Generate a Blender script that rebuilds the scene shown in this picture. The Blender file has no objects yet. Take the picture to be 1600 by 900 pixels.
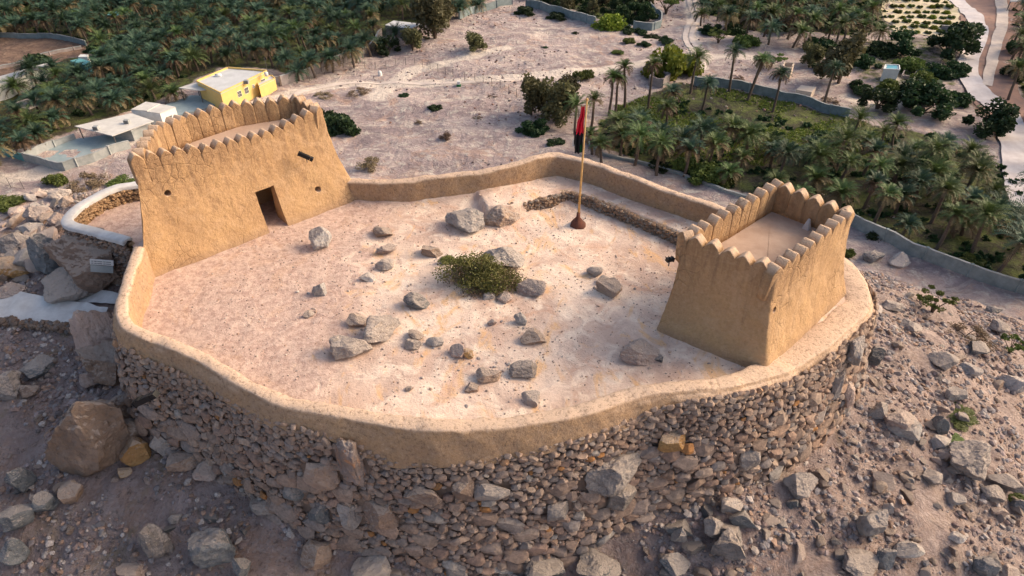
import bpy, bmesh, math, random
import numpy as np
from mathutils import Vector, Matrix
from mathutils.bvhtree import BVHTree
rnd = random.Random(7)
rng = np.random.default_rng(11)
C = bpy.context.scene.collection
SC = bpy.context.scene

# ------------------------------------------------------------------ camera, sky, sun, exposure
CAM_H = 16.0; FPX = 1067.0; PITCH = math.radians(38.0)
VZ = -44.0                                    # level of the valley floor below the courtyard (z = 0)
cam_d = bpy.data.cameras.new("camera"); cam = bpy.data.objects.new("camera", cam_d); C.objects.link(cam)
cam.location = (0, 0, CAM_H); cam.rotation_euler = (math.radians(90) - PITCH, 0, 0)
cam_d.sensor_width = 36; cam_d.lens = 36 * FPX / 1600; cam_d.clip_start = 0.2; cam_d.clip_end = 9000
SC.camera = cam
SUN_AZ = math.radians(14)                     # compass of the sun: measured from +X towards +Y
SUN_EL = math.radians(31)
w = bpy.data.worlds.new("World"); SC.world = w; w.use_nodes = True
nt = w.node_tree; nt.nodes.clear()
sky = nt.nodes.new("ShaderNodeTexSky"); sky.sky_type = 'NISHITA'; sky.sun_disc = False
sky.sun_elevation = SUN_EL; sky.sun_rotation = math.radians(90) - SUN_AZ
sky.air_density = 1.0; sky.dust_density = 5.0; sky.ozone_density = 0.3
bg = nt.nodes.new("ShaderNodeBackground"); bg.inputs[1].default_value = 0.15
wo = nt.nodes.new("ShaderNodeOutputWorld")
nt.links.new(sky.outputs[0], bg.inputs[0]); nt.links.new(bg.outputs[0], wo.inputs[0])
sd = bpy.data.lights.new("sun", 'SUN'); sd.energy = 2.1; sd.angle = math.radians(28); sd.color = (1.0, 0.755, 0.50)
so = bpy.data.objects.new("sun", sd); C.objects.link(so)
sdir = Vector((math.cos(SUN_EL) * math.cos(SUN_AZ), math.cos(SUN_EL) * math.sin(SUN_AZ), math.sin(SUN_EL)))
so.rotation_euler = sdir.to_track_quat('Z', 'Y').to_euler(); so.location = (60, 20, 60)
SC.view_settings.view_transform = 'Standard'; SC.view_settings.look = 'None'
SC.view_settings.exposure = 0.62; SC.view_settings.gamma = 1.0; SC.view_settings.use_curve_mapping = False

# ------------------------------------------------------------------ numbers
CP, SP = math.cos(PITCH), math.sin(PITCH)
def ray(px, py):
    u = (px - 800) / FPX; v = (450 - py) / FPX
    return np.array([u, CP + SP * v, -SP + CP * v])
def P(px, py, z):
    d = ray(px, py); t = (z - CAM_H) / d[2]
    return np.array([d[0] * t, d[1] * t, z])
def depth(px, py, z): return (z - CAM_H) / ray(px, py)[2]

def _hash(ix, iy, iz, seed):
    h = (ix.astype(np.int64) * 374761393 + iy.astype(np.int64) * 668265263 + iz.astype(np.int64) * 2147483647 + seed * 974634777) & 0xffffffff
    h = ((h ^ (h >> 13)) * 1274126177) & 0xffffffff
    h = ((h ^ (h >> 16)) * 2246822519) & 0xffffffff
    return ((h ^ (h >> 15)) & 0xffffff) / float(0xffffff)
def vnoise(p, seed=0):
    p = np.asarray(p, dtype=np.float64)
    i = np.floor(p).astype(np.int64); f = p - i; f = f * f * (3 - 2 * f)
    r = 0
    for dx in (0, 1):
        wx = f[:, 0] if dx else 1 - f[:, 0]
        for dy in (0, 1):
            wy = f[:, 1] if dy else 1 - f[:, 1]
            for dz in (0, 1):
                wz = f[:, 2] if dz else 1 - f[:, 2]
                r = r + wx * wy * wz * _hash(i[:, 0] + dx, i[:, 1] + dy, i[:, 2] + dz, seed)
    return r * 2 - 1
def fbm(p, octv=4, seed=0, gain=.5):
    p = np.asarray(p, dtype=np.float64); a = 1; s = 0; tot = 0
    for k in range(octv):
        s = s + a * vnoise(p * (2.03 ** k) + 17.3 * k, seed + k); tot += a; a *= gain
    return s / tot
def sstep(a, b, x):
    t = np.clip((x - a) / (b - a), 0, 1); return t * t * (3 - 2 * t)
def seg_dist(x, y, pts, closed=False):
    pts = np.asarray(pts, float); n = len(pts); best = np.full(np.shape(x), 1e9)
    for k in range(n if closed else n - 1):
        a = pts[k][:2]; b = pts[(k + 1) % n][:2]; ab = b - a; L = max(ab @ ab, 1e-9)
        t = np.clip(((x - a[0]) * ab[0] + (y - a[1]) * ab[1]) / L, 0, 1)
        best = np.minimum(best, np.hypot(x - a[0] - t * ab[0], y - a[1] - t * ab[1]))
    return best
def inside(x, y, pts):
    pts = np.asarray(pts, float); n = len(pts); r = np.zeros(np.shape(x), bool)
    for k in range(n):
        x1, y1 = pts[k][:2]; x2, y2 = pts[(k + 1) % n][:2]
        if y1 == y2: continue
        c = ((y1 > y) != (y2 > y)) & (x < (x2 - x1) * (y - y1) / (y2 - y1) + x1)
        r ^= c
    return r
def sdist(x, y, pts):
    d = seg_dist(x, y, pts, True); return np.where(inside(x, y, pts), -d, d)
def catmull(pts, step=None, n=8, closed=False):
    pts = np.asarray(pts, float); m = len(pts); out = []
    rngk = range(m) if closed else range(m - 1)
    for k in rngk:
        if closed: p0, p1, p2, p3 = pts[(k - 1) % m], pts[k], pts[(k + 1) % m], pts[(k + 2) % m]
        else: p0, p1, p2, p3 = pts[max(k - 1, 0)], pts[k], pts[k + 1], pts[min(k + 2, m - 1)]
        for j in range(n):
            t = j / n
            out.append(.5 * ((2 * p1) + (-p0 + p2) * t + (2 * p0 - 5 * p1 + 4 * p2 - p3) * t * t + (-p0 + 3 * p1 - 3 * p2 + p3) * t ** 3))
    if not closed: out.append(pts[-1])
    out = np.array(out)
    return resample(out, step, closed) if step else out
def resample(p, step, closed=False):
    q = np.vstack([p, p[:1]]) if closed else p
    s = np.r_[0, np.cumsum(np.hypot(*(np.diff(q[:, :2], axis=0).T)))]
    n = max(2, int(round(s[-1] / step)))
    ss = np.linspace(0, s[-1], n + 1)
    if closed: ss = ss[:-1]
    return np.stack([np.interp(ss, s, q[:, k]) for k in range(q.shape[1])], 1)

# ------------------------------------------------------------------ meshes and objects
def mesh_arr(name, V, F, smooth=False, tint=None, mat=None, attrs=None):
    V = np.asarray(V, np.float32); F = np.asarray(F, np.int32)
    m = bpy.data.meshes.new(name); k = F.shape[1]
    m.vertices.add(len(V)); m.vertices.foreach_set("co", V.ravel())
    m.loops.add(F.size); m.loops.foreach_set("vertex_index", F.ravel())
    m.polygons.add(len(F)); m.polygons.foreach_set("loop_start", np.arange(0, F.size, k, dtype=np.int32))
    m.polygons.foreach_set("use_smooth", np.full(len(F), smooth, bool))
    if tint is not None:
        a = m.color_attributes.new("tint", 'FLOAT_COLOR', 'POINT'); t = np.ones((len(V), 4), np.float32); t[:, :3] = tint
        a.data.foreach_set("color", t.ravel())
    m.update(calc_edges=True); m.validate()
    if mat: m.materials.append(mat)
    return m
def put(name, me, parent=None, label=None, cat=None, group=None, kind=None, loc=None, rot=None, scale=None):
    o = bpy.data.objects.new(name, me); C.objects.link(o)
    if parent is not None: o.parent = parent
    if label: o["label"] = label
    if cat: o["category"] = cat
    if group: o["group"] = group
    if kind: o["kind"] = kind
    if loc is not None: o.location = [float(v) for v in loc]
    if rot is not None: o.rotation_euler = rot
    if scale is not None: o.scale = scale
    return o
def bmesh_obj(bm, name, mat, smooth=False, **kw):
    m = bpy.data.meshes.new(name); bm.to_mesh(m); bm.free(); m.materials.append(mat)
    if smooth: m.polygons.foreach_set("use_smooth", np.full(len(m.polygons), True, bool))
    return put(name, m, **kw)
def bx(bm, x0, x1, y0, y1, z0, z1, M=None):
    vs = [bm.verts.new(v) for v in ((x0,y0,z0),(x1,y0,z0),(x1,y1,z0),(x0,y1,z0),(x0,y0,z1),(x1,y0,z1),(x1,y1,z1),(x0,y1,z1))]
    if M is not None:
        for v in vs: v.co = M @ v.co
    for f in ((3,2,1,0),(4,5,6,7),(0,1,5,4),(1,2,6,5),(2,3,7,6),(3,0,4,7)): bm.faces.new([vs[i] for i in f])
    return vs
def prism(bm, poly, z0, z1):
    a = [bm.verts.new((p[0], p[1], z0)) for p in poly]; b = [bm.verts.new((p[0], p[1], z1)) for p in poly]; n = len(poly)
    fs = [bm.faces.new(a[::-1]), bm.faces.new(b)]
    for i in range(n): fs.append(bm.faces.new((a[i], a[(i+1)%n], b[(i+1)%n], b[i])))
    bmesh.ops.recalc_face_normals(bm, faces=fs)
def tube(bm, pts, rad, seg=6):
    pts = [Vector(p) for p in pts]; rings = []
    if not hasattr(rad, '__len__'): rad = [rad] * len(pts)
    for i, p in enumerate(pts):
        d = (pts[min(i+1, len(pts)-1)] - pts[max(i-1, 0)]).normalized()
        a = d.orthogonal().normalized() if i == 0 else (a - d * a.dot(d)).normalized()
        b = d.cross(a)
        rings.append([bm.verts.new(p + (a * math.cos(2*math.pi*k/seg) + b * math.sin(2*math.pi*k/seg)) * rad[i]) for k in range(seg)])
    for i in range(len(rings)-1):
        for k in range(seg): bm.faces.new((rings[i][k], rings[i][(k+1)%seg], rings[i+1][(k+1)%seg], rings[i+1][k]))
    bm.faces.new(rings[0][::-1]); bm.faces.new(rings[-1])
def ico(sub):
    bm = bmesh.new(); bmesh.ops.create_icosphere(bm, subdivisions=sub, radius=1)
    V = np.array([v.co[:] for v in bm.verts]); F = np.array([[v.index for v in f.verts] for f in bm.faces]); bm.free()
    return V, F
ICO = {k: ico(k) for k in (1, 2, 3, 4, 5)}
def rock_arr(sub, seed, cuts=9, rough=.10, lo=.45, hi=.85):
    r = np.random.default_rng(seed); V, F = ICO[sub]; V = V.copy()
    for k in range(cuts):
        n = r.normal(size=3); n /= np.linalg.norm(n); d = r.uniform(lo, hi)
        V -= np.maximum(0, V @ n - d)[:, None] * n
    if sub >= 3:
        N = V / np.linalg.norm(V, axis=1)[:, None]
        V += N * (rough * fbm(V * 2.2 + seed, 4, seed, .6))[:, None]
        V += N * (rough * .6 * -np.abs(fbm(V * 5 + seed, 4, seed + 9, .65)))[:, None]
    else: V *= (1 + rough * r.normal(size=(len(V), 1)) * .5)
    mn, mx = V.min(0), V.max(0); V = (V - (mn + mx) / 2) / ((mx - mn) / 2)
    return V, F
def rot_rand(n, r, tilt=3.14):
    a = r.uniform(0, 2*np.pi, n); b = r.uniform(-tilt, tilt, n); c = r.uniform(-tilt, tilt, n)
    ca, sa, cb, sb, cc, sc_ = np.cos(a), np.sin(a), np.cos(b), np.sin(b), np.cos(c), np.sin(c); z = np.zeros(n); o = np.ones(n)
    Rz = np.stack([ca, -sa, z, sa, ca, z, z, z, o], 1).reshape(n,3,3)
    Rx = np.stack([o, z, z, z, cb, -sb, z, sb, cb], 1).reshape(n,3,3)
    Ry = np.stack([cc, z, sc_, z, o, z, -sc_, z, cc], 1).reshape(n,3,3)
    return Rz @ Rx @ Ry
def merge_inst(bases, idx, R, S, T):
    """bases: list of (V,F); instance i uses bases[idx[i]] scaled S[i] (3), rotated R[i], moved T[i]"""
    Vs, Fs, own, off = [], [], [], 0
    for b, (V, F) in enumerate(bases):
        ids = np.where(idx == b)[0]
        if len(ids) == 0: continue
        W = np.einsum('nij,nvj->nvi', R[ids], V[None] * S[ids][:, None, :]) + T[ids][:, None, :]
        Vs.append(W.reshape(-1, 3)); Fs.append((F[None] + (np.arange(len(ids)) * len(V))[:, None, None] + off).reshape(-1, F.shape[1]))
        own.append(np.repeat(ids, len(V))); off += len(ids) * len(V)
    return np.vstack(Vs), np.vstack(Fs), np.concatenate(own)

# ------------------------------------------------------------------ materials
class N:
    def __init__(s, name):
        s.m = bpy.data.materials.new(name); s.m.use_nodes = True; s.t = s.m.node_tree; s.t.nodes.clear()
        s.out = s.t.nodes.new("ShaderNodeOutputMaterial"); s.b = s.t.nodes.new("ShaderNodeBsdfPrincipled")
        s.t.links.new(s.b.outputs[0], s.out.inputs[0]); s.b.inputs['Roughness'].default_value = .9
        s.b.inputs['Specular IOR Level'].default_value = .25
        s.obj = s.t.nodes.new("ShaderNodeTexCoord"); s.geo = s.t.nodes.new("ShaderNodeNewGeometry")
    def L(s, a, b): s.t.links.new(a, b)
    def pos(s): return s.geo.outputs['Position']
    def loc(s): return s.obj.outputs['Object']
    def mapv(s, v, sc):
        n = s.t.nodes.new("ShaderNodeMapping"); n.inputs['Scale'].default_value = sc; s.L(v, n.inputs[0]); return n.outputs[0]
    def noise(s, v, scale, det=6, rough=.6, dist=0):
        n = s.t.nodes.new("ShaderNodeTexNoise"); n.inputs['Scale'].default_value = scale; n.inputs['Detail'].default_value = det
        n.inputs['Roughness'].default_value = rough; n.inputs['Distortion'].default_value = dist; s.L(v, n.inputs['Vector']); return n.outputs[0]
    def voro(s, v, scale, feat='F1', out=0, rnd_=1):
        n = s.t.nodes.new("ShaderNodeTexVoronoi"); n.feature = feat; n.inputs['Scale'].default_value = scale
        n.inputs['Randomness'].default_value = rnd_; s.L(v, n.inputs['Vector']); return n.outputs[out]
    def ramp(s, f, stops):
        n = s.t.nodes.new("ShaderNodeValToRGB"); e = n.color_ramp.elements
        while len(e) < len(stops): e.new(.5)
        for k, (p, c) in enumerate(stops):
            e[k].position = p; e[k].color = (c, c, c, 1) if not hasattr(c, '__len__') else (*c, 1)
        s.L(f, n.inputs[0]); return n.outputs[0]
    def mix(s, f, a, b, mode='MIX'):
        n = s.t.nodes.new("ShaderNodeMix"); n.data_type = 'RGBA'; n.blend_type = mode
        for sock, v in ((n.inputs[0], f), (n.inputs[6], a), (n.inputs[7], b)):
            if isinstance(v, bpy.types.NodeSocket): s.L(v, sock)
            elif hasattr(v, '__len__'): sock.default_value = (*v, 1)
            else: sock.default_value = v
        return n.outputs[2]
    def math(s, op, a, b=0, c=0):
        n = s.t.nodes.new("ShaderNodeMath"); n.operation = op
        for k, v in enumerate((a, b, c)):
            if isinstance(v, bpy.types.NodeSocket): s.L(v, n.inputs[k])
            else: n.inputs[k].default_value = v
        return n.outputs[0]
    def attr(s, name, out='Color'):
        n = s.t.nodes.new("ShaderNodeAttribute"); n.attribute_name = name; return n.outputs[out]
    def orand(s):
        n = s.t.nodes.new("ShaderNodeObjectInfo"); return n.outputs['Random']
    def xyz(s, v):
        n = s.t.nodes.new("ShaderNodeSeparateXYZ"); s.L(v, n.inputs[0]); return n.outputs
    def col(s, c):
        if isinstance(c, bpy.types.NodeSocket): s.L(c, s.b.inputs['Base Color'])
        else: s.b.inputs['Base Color'].default_value = (*c, 1)
    def bump(s, h, strength=.5, dist=.05, prev=None):
        n = s.t.nodes.new("ShaderNodeBump"); n.inputs['Strength'].default_value = strength; n.inputs['Distance'].default_value = dist
        s.L(h, n.inputs['Height'])
        if prev is not None: s.L(prev, n.inputs['Normal'])
        s.L(n.outputs[0], s.b.inputs['Normal']); return n.outputs[0]

def simple(name, c, c2=None, scale=3, rough=.8, bump=.2, metal=0):
    n = N(name); f = n.noise(n.pos(), scale, 6, .65)
    c2 = c2 or tuple(v * .7 for v in c)
    n.col(n.mix(n.ramp(f, [(.35, 0), (.65, 1)]), c2, c)); n.b.inputs['Roughness'].default_value = rough
    n.b.inputs['Metallic'].default_value = metal
    if bump: n.bump(n.noise(n.pos(), scale * 6, 4), bump, .02)
    return n.m

def m_plaster(name, hue=1.0, cracks=1.0):
    n = N(name); p = n.pos()
    big = n.noise(p, .45, 5, .6); med = n.noise(p, 2.2, 6, .7); fine = n.noise(p, 9, 5, .75)
    strk = n.noise(n.mapv(p, (2.6, 2.6, .22)), 1.4, 5, .6)
    c = n.mix(n.ramp(big, [(.32, 0), (.68, 1)]), (.38, .23, .115), (.50, .32, .16))
    c = n.mix(n.ramp(med, [(.35, .65), (.7, 0)]), c, (.42, .265, .15))
    zt_ = n.math('MULTIPLY_ADD', n.xyz(p)[2], .09, -.24)
    c = n.mix(n.ramp(n.math('ADD', strk, zt_), [(.46, 0), (.66, .75)]), c, (.235, .145, .085))
    rep = n.noise(p, .8, 3, .5, 1.5); c = n.mix(n.ramp(rep, [(.56, 0), (.59, .35)]), c, (.50, .335, .20))
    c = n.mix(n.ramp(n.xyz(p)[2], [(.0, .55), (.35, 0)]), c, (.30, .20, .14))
    c = n.mix(n.ramp(fine, [(.50, 0), (.70, .4)]), c, (.60, .41, .24))
    c = n.mix(n.ramp(fine, [(.32, .45), (.46, 0)]), c, (.25, .155, .09))
    # pale dust lies on whatever faces up
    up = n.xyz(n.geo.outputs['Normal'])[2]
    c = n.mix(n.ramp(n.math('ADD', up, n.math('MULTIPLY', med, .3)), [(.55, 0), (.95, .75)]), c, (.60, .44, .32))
    wv = n.mix(.22, p, n.noise(p, 2.0, 4), 'ADD')
    e = n.voro(wv, 2.0, 'DISTANCE_TO_EDGE'); e2 = n.voro(wv, 6.0, 'DISTANCE_TO_EDGE')
    mask = n.ramp(n.noise(p, .5, 3), [(.45, 0), (.6, 1)])
    ck = n.math('MULTIPLY', n.ramp(e, [(.0, 1), (.05, 0)]), mask); ck2 = n.math('MULTIPLY', n.ramp(e2, [(.0, 1), (.07, 0)]), n.math('MULTIPLY', mask, .4))
    ck = n.math('MAXIMUM', ck, ck2)
    c = n.mix(n.math('MULTIPLY', ck, .5 * cracks), c, (.20, .12, .065))
    n.col(c)
    h = n.math('ADD', n.math('MULTIPLY', med, 1.0), n.math('MULTIPLY', fine, .25))
    h = n.math('SUBTRACT', h, n.math('MULTIPLY', ck, .25 * cracks))
    n.bump(h, .9, .10); return n.m

def m_grit():
    n = N("gritty_mud_plaster"); p = n.pos()
    big = n.noise(p, .5, 5, .6); med = n.noise(p, 2.5, 6, .7); fine = n.noise(p, 8, 5, .8); g2 = n.noise(p, 25, 3, .7)
    c = n.mix(n.ramp(big, [(.32, 0), (.68, 1)]), (.35, .225, .135), (.47, .30, .165))
    c = n.mix(n.ramp(med, [(.35, .7), (.62, 0)]), c, (.34, .24, .17))
    out = n.xyz(n.geo.outputs['Position'])[1]
    c = n.mix(n.ramp(n.math('ADD', n.math('MULTIPLY', out, .05), n.math('MULTIPLY', med, .3)), [(1.15, 0), (1.35, .85)]), c, (.47, .29, .135))
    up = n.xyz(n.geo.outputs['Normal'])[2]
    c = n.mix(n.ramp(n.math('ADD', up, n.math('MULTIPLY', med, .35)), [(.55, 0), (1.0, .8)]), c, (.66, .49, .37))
    c = n.mix(n.ramp(fine, [(.36, .75), (.48, 0)]), c, (.19, .125, .085))
    c = n.mix(n.ramp(fine, [(.56, 0), (.70, .55)]), c, (.62, .47, .35))
    n.col(c); n.bump(n.math('ADD', med, n.math('ADD', n.math('MULTIPLY', fine, .5), n.math('MULTIPLY', g2, .2))), .85, .08); return n.m

def m_rock(name, a, b, d, sc=1.0):
    n = N(name); p = n.loc(); q = n.mapv(p, (1, 1, 1)); r = n.orand()
    v = n.t.nodes.new("ShaderNodeVectorMath"); v.operation = 'ADD'
    cb = n.t.nodes.new("ShaderNodeCombineXYZ")
    for k in range(3): n.L(n.math('MULTIPLY', r, 37 + 11 * k), cb.inputs[k])
    n.L(q, v.inputs[0]); n.L(cb.outputs[0], v.inputs[1]); q = v.outputs[0]
    f = n.noise(q, 1.1 * sc, 6, .6, .6); g = n.noise(q, 5 * sc, 8, .75); fine = n.noise(q, 26 * sc, 5, .7)
    layer = n.noise(n.mapv(q, (1, 1.2, 5)), 1.6 * sc, 5, .6, 1.2)
    c = n.mix(n.ramp(f, [(.36, 0), (.62, 1)]), a, b)
    c = n.mix(n.ramp(layer, [(.5, 0), (.68, .7)]), c, d)
    c = n.mix(n.ramp(g, [(.30, .75), (.48, 0)]), c, tuple(x * .42 for x in a))
    c = n.mix(n.ramp(fine, [(.62, 0), (.78, .5)]), c, (.55, .5, .46))
    hue = n.t.nodes.new("ShaderNodeHueSaturation"); n.L(c, hue.inputs['Color']); n.L(n.math('MULTIPLY_ADD', r, .5, .75), hue.inputs['Value'])
    up = n.xyz(n.geo.outputs['Normal'])[2]
    n.col(n.mix(n.ramp(n.math('ADD', up, n.math('MULTIPLY', g, .6)), [(.85, 0), (1.35, .6)]), hue.outputs[0], (.50, .41, .35)))
    e = n.voro(n.mix(.3, q, g, 'ADD'), 2.2 * sc, 'DISTANCE_TO_EDGE')
    h = n.math('ADD', n.math('MULTIPLY', g, 1.0), n.math('MULTIPLY', n.ramp(e, [(0, 0), (.05, 1)]), .08))
    h = n.math('ADD', h, n.math('MULTIPLY', fine, .35)); n.bump(h, 1.0, .14); return n.m

def m_tinted(name, bumpd=.03, sc=8):
    n = N(name); p = n.pos(); f = n.noise(p, sc, 6, .7); g = n.noise(p, sc * 5, 4, .7)
    c = n.mix(n.ramp(f, [(.35, .55), (.62, 0)]), n.attr("tint"), (.07, .055, .045))
    c = n.mix(n.ramp(g, [(.58, 0), (.8, .35)]), c, (.5, .43, .37))
    n.col(c); n.bump(n.math('ADD', f, n.math('MULTIPLY', g, .4)), .8, bumpd); return n.m

def m_courtyard():
    n = N("courtyard_dirt"); p = n.pos()
    f = n.noise(p, .28, 5, .55, .8); g = n.noise(p, 1.1, 7, .65, .7); k = n.noise(p, 4, 6, .75); fine = n.noise(p, 13, 5, .8)
    c = n.mix(n.ramp(f, [(.42, 0), (.56, 1)]), (.56, .40, .32), (.74, .57, .46))
    c = n.mix(n.ramp(g, [(.48, 0), (.62, .8)]), c, (.84, .70, .57))
    red = n.noise(n.mapv(p, (1, 1, 1)), .62, 6, .7, 1.5)
    c = n.mix(n.ramp(red, [(.54, 0), (.66, .6)]), c, (.56, .32, .22))
    och = n.noise(n.mapv(p, (1.3, .8, 1)), .4, 4, .6, 2)
    c = n.mix(n.ramp(och, [(.55, 0), (.64, .7)]), c, (.72, .43, .20))
    c = n.mix(n.ramp(k, [(.32, .5), (.45, 0)]), c, (.38, .27, .22))
    c = n.mix(n.ramp(fine, [(.30, .5), (.42, 0)]), c, (.26, .19, .16))
    c = n.mix(n.ramp(fine, [(.60, 0), (.75, .6)]), c, (.74, .62, .52))
    xyz_ = n.xyz(p); tr_ = n.math('ABSOLUTE', n.math('ADD', n.math('ADD', xyz_[1], n.math('MULTIPLY', xyz_[0], .36)), n.math('MULTIPLY_ADD', g, 1.6, -22.2)))
    c = n.mix(n.ramp(tr_, [(.15, .45), (.75, 0)]), c, (.80, .66, .54))
    drift = n.noise(n.mapv(p, (.7, 1.4, 1)), .9, 6, .7, 1.2); c = n.mix(n.ramp(drift, [(.56, 0), (.66, .5)]), c, (.50, .36, .30))
    # greyer, more gravelly floor under the large tower and along the left
    d = n.xyz(p); lf = n.math('ADD', n.math('MULTIPLY', d[0], -.09), n.math('MULTIPLY', g, .9))
    c = n.mix(n.ramp(lf, [(.94, 0), (1.25, .8)]), c, n.mix(n.ramp(k, [(.4, 0), (.6, 1)]), (.38, .25, .21), (.60, .44, .37)))
    n.col(c); h = n.math('ADD', n.math('MULTIPLY', g, 1.2), n.math('ADD', n.math('MULTIPLY', k, .8), n.math('MULTIPLY', fine, .35)))
    n.bump(h, .8, .07); return n.m

def m_terrain():
    n = N("ground_earth"); p = n.pos(); z = n.xyz(p)[2]
    f = n.noise(p, .13, 6, .6, .6); g = n.noise(p, .9, 8, .7, .6); k = n.noise(p, 4, 7, .78); fine = n.noise(p, 13, 5, .8)
    # hill: mauve brown scree
    c = n.mix(n.ramp(g, [(.36, 0), (.62, 1)]), (.28, .205, .19), (.41, .32, .30))
    c = n.mix(n.ramp(n.noise(p, .35, 6, .65, 1.2), [(.50, 0), (.66, .7)]), c, (.36, .225, .16))
    c = n.mix(n.ramp(n.noise(n.mapv(p, (1, 1, .3)), .5, 5, .6, .8), [(.56, 0), (.7, .6)]), c, (.20, .16, .05))
    c = n.mix(n.ramp(k, [(.32, .8), (.47, 0)]), c, (.085, .065, .06))
    vo = n.voro(p, 10, 'F1', 1); vg = n.xyz(vo)[0]
    c = n.mix(n.ramp(vg, [(.55, 0), (.98, .6)]), c, (.40, .33, .31))
    c = n.mix(n.ramp(fine, [(.60, 0), (.72, .7)]), c, (.52, .46, .44))
    rub = n.attr("gmask"); rx = n.xyz(rub)
    rg = n.xyz(p); rt = n.math('ADD', n.math('MULTIPLY', rg[0], .035), g)      # paler towards the right of the hill, broken up by noise
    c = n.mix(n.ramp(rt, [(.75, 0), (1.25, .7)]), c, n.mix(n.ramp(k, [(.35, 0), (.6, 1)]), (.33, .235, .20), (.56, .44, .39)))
    # valley: pale pink silt
    gv = n.noise(n.mapv(p, (1, 1.6, 1)), .07, 8, .68, .9); gk = n.noise(p, .5, 8, .72, .5); gf = n.noise(p, 3.0, 6, .75)
    v = n.mix(n.ramp(gv, [(.40, 0), (.60, 1)]), (.29, .23, .235), (.50, .405, .38))
    v = n.mix(n.ramp(gk, [(.52, 0), (.66, .7)]), v, (.70, .66, .58))
    v = n.mix(n.ramp(gf, [(.30, .75), (.47, 0)]), v, (.22, .165, .16))
    v = n.mix(n.ramp(n.noise(p, .11, 6, .7, 1.8), [(.54, 0), (.64, .65)]), v, (.50, .33, .25))
    v = n.mix(n.ramp(n.noise(n.mapv(p, (1, 2.2, 1)), .16, 8, .75, 2.0), [(.54, 0), (.64, .65)]), v, (.25, .195, .205))
    v = n.mix(n.ramp(n.noise(n.mapv(p, (1, 2.0, 1)), 1.1, 5, .75, .8), [(.60, 0), (.68, .7)]), v, (.17, .125, .13))
    v = n.mix(n.ramp(n.noise(n.mapv(p, (1, 2.6, 1)), .05, 8, .75, 2.5), [(.53, 0), (.64, .6)]), v, (.70, .60, .51))
    tr = n.math('ADD', rx[1], n.math('MULTIPLY', n.math('SUBTRACT', gk, .5), .5))
    v = n.mix(n.ramp(tr, [(.35, 0), (.7, .85)]), v, (.70, .61, .53))
    gr = n.math('ADD', rx[0], n.math('MULTIPLY', n.math('SUBTRACT', gk, .5), 1.1))
    gcol = n.mix(n.ramp(n.noise(p, .35, 7, .7), [(.42, 0), (.62, 1)]), (.055, .048, .035), (.12, .145, .04))
    gcol = n.mix(n.ramp(gf, [(.6, 0), (.75, .5)]), gcol, (.25, .18, .13))
    v = n.mix(n.ramp(gr, [(.40, 0), (.62, 1)]), v, gcol)
    bz = n.math('ADD', rx[2], n.math('MULTIPLY', n.math('SUBTRACT', gk, .5), .9))
    v = n.mix(n.ramp(bz, [(.40, 0), (.6, .9)]), v, n.mix(n.ramp(gk, [(.4, 0), (.6, 1)]), (.12, .075, .055), (.24, .15, .10)))
    hz = n.math('ADD', z, n.math('MULTIPLY', n.math('SUBTRACT', f, .5), 14))
    hz = n.math('MULTIPLY_ADD', hz, 1 / 50, 1)
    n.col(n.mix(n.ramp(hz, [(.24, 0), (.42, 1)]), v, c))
    h = n.math('ADD', n.math('MULTIPLY', g, 1.0), n.math('ADD', n.math('MULTIPLY', k, .7), n.math('MULTIPLY', fine, .3)))
    b1 = n.bump(h, .9, .12); n.bump(gk, .9, 1.1, b1); return n.m

def m_leaf(name, a, b, rr=.3):
    n = N(name); r = n.orand(); f = n.noise(n.pos(), 1.3, 4, .7); g = n.noise(n.pos(), 6, 3, .7)
    c = n.mix(n.ramp(f, [(.36, 0), (.64, 1)]), a, b)
    c = n.mix(n.ramp(g, [(.55, 0), (.75, .6)]), c, tuple(min(1, x * 1.7) for x in b))
    hue = n.t.nodes.new("ShaderNodeHueSaturation"); n.L(c, hue.inputs['Color'])
    n.L(n.math('MULTIPLY_ADD', r, .05, .475), hue.inputs['Hue']); n.L(n.math('MULTIPLY_ADD', r, rr * 2, 1 - rr), hue.inputs['Value'])
    n.col(hue.outputs[0]); n.b.inputs['Roughness'].default_value = .6; n.b.inputs['Specular IOR Level'].default_value = .3
    tr = n.t.nodes.new("ShaderNodeBsdfTranslucent"); n.L(hue.outputs[0], tr.inputs[0]); ms = n.t.nodes.new("ShaderNodeMixShader")
    ms.inputs[0].default_value = .25; n.L(n.b.outputs[0], ms.inputs[1]); n.L(tr.outputs[0], ms.inputs[2]); n.L(ms.outputs[0], n.out.inputs[0])
    return n.m

M = {}
M['plaster'] = m_plaster("mud_plaster"); M['grit'] = m_grit(); M['terrain'] = m_terrain(); M['court'] = m_courtyard()
M['wallstone'] = m_tinted("rubble_stone"); M['gravel'] = m_tinted("gravel_stone", .01, 20)
M['mortar'] = simple("dark_mud_joint", (.22, .16, .125), (.14, .10, .08), 6)
M['greyrock'] = m_rock("grey_limestone", (.26, .23, .215), (.38, .34, .32), (.46, .38, .325))
M['bluerock'] = m_rock("blue_grey_limestone", (.135, .145, .155), (.22, .23, .24), (.31, .28, .26))
M['tanrock'] = m_rock("tan_rock", (.32, .225, .17), (.42, .31, .245), (.44, .28, .18))
M['brownrock'] = m_rock("brown_rock", (.29, .205, .165), (.38, .28, .225), (.40, .26, .17))
M['ochrerock'] = m_rock("ochre_rock", (.36, .20, .085), (.45, .29, .13), (.46, .25, .10))
M['palerock'] = m_rock("pale_rock", (.36, .33, .32), (.55, .52, .50), (.48, .42, .37))
M['rustrock'] = m_rock("rust_stained_rock", (.24, .18, .15), (.30, .25, .24), (.52, .24, .10))
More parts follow.
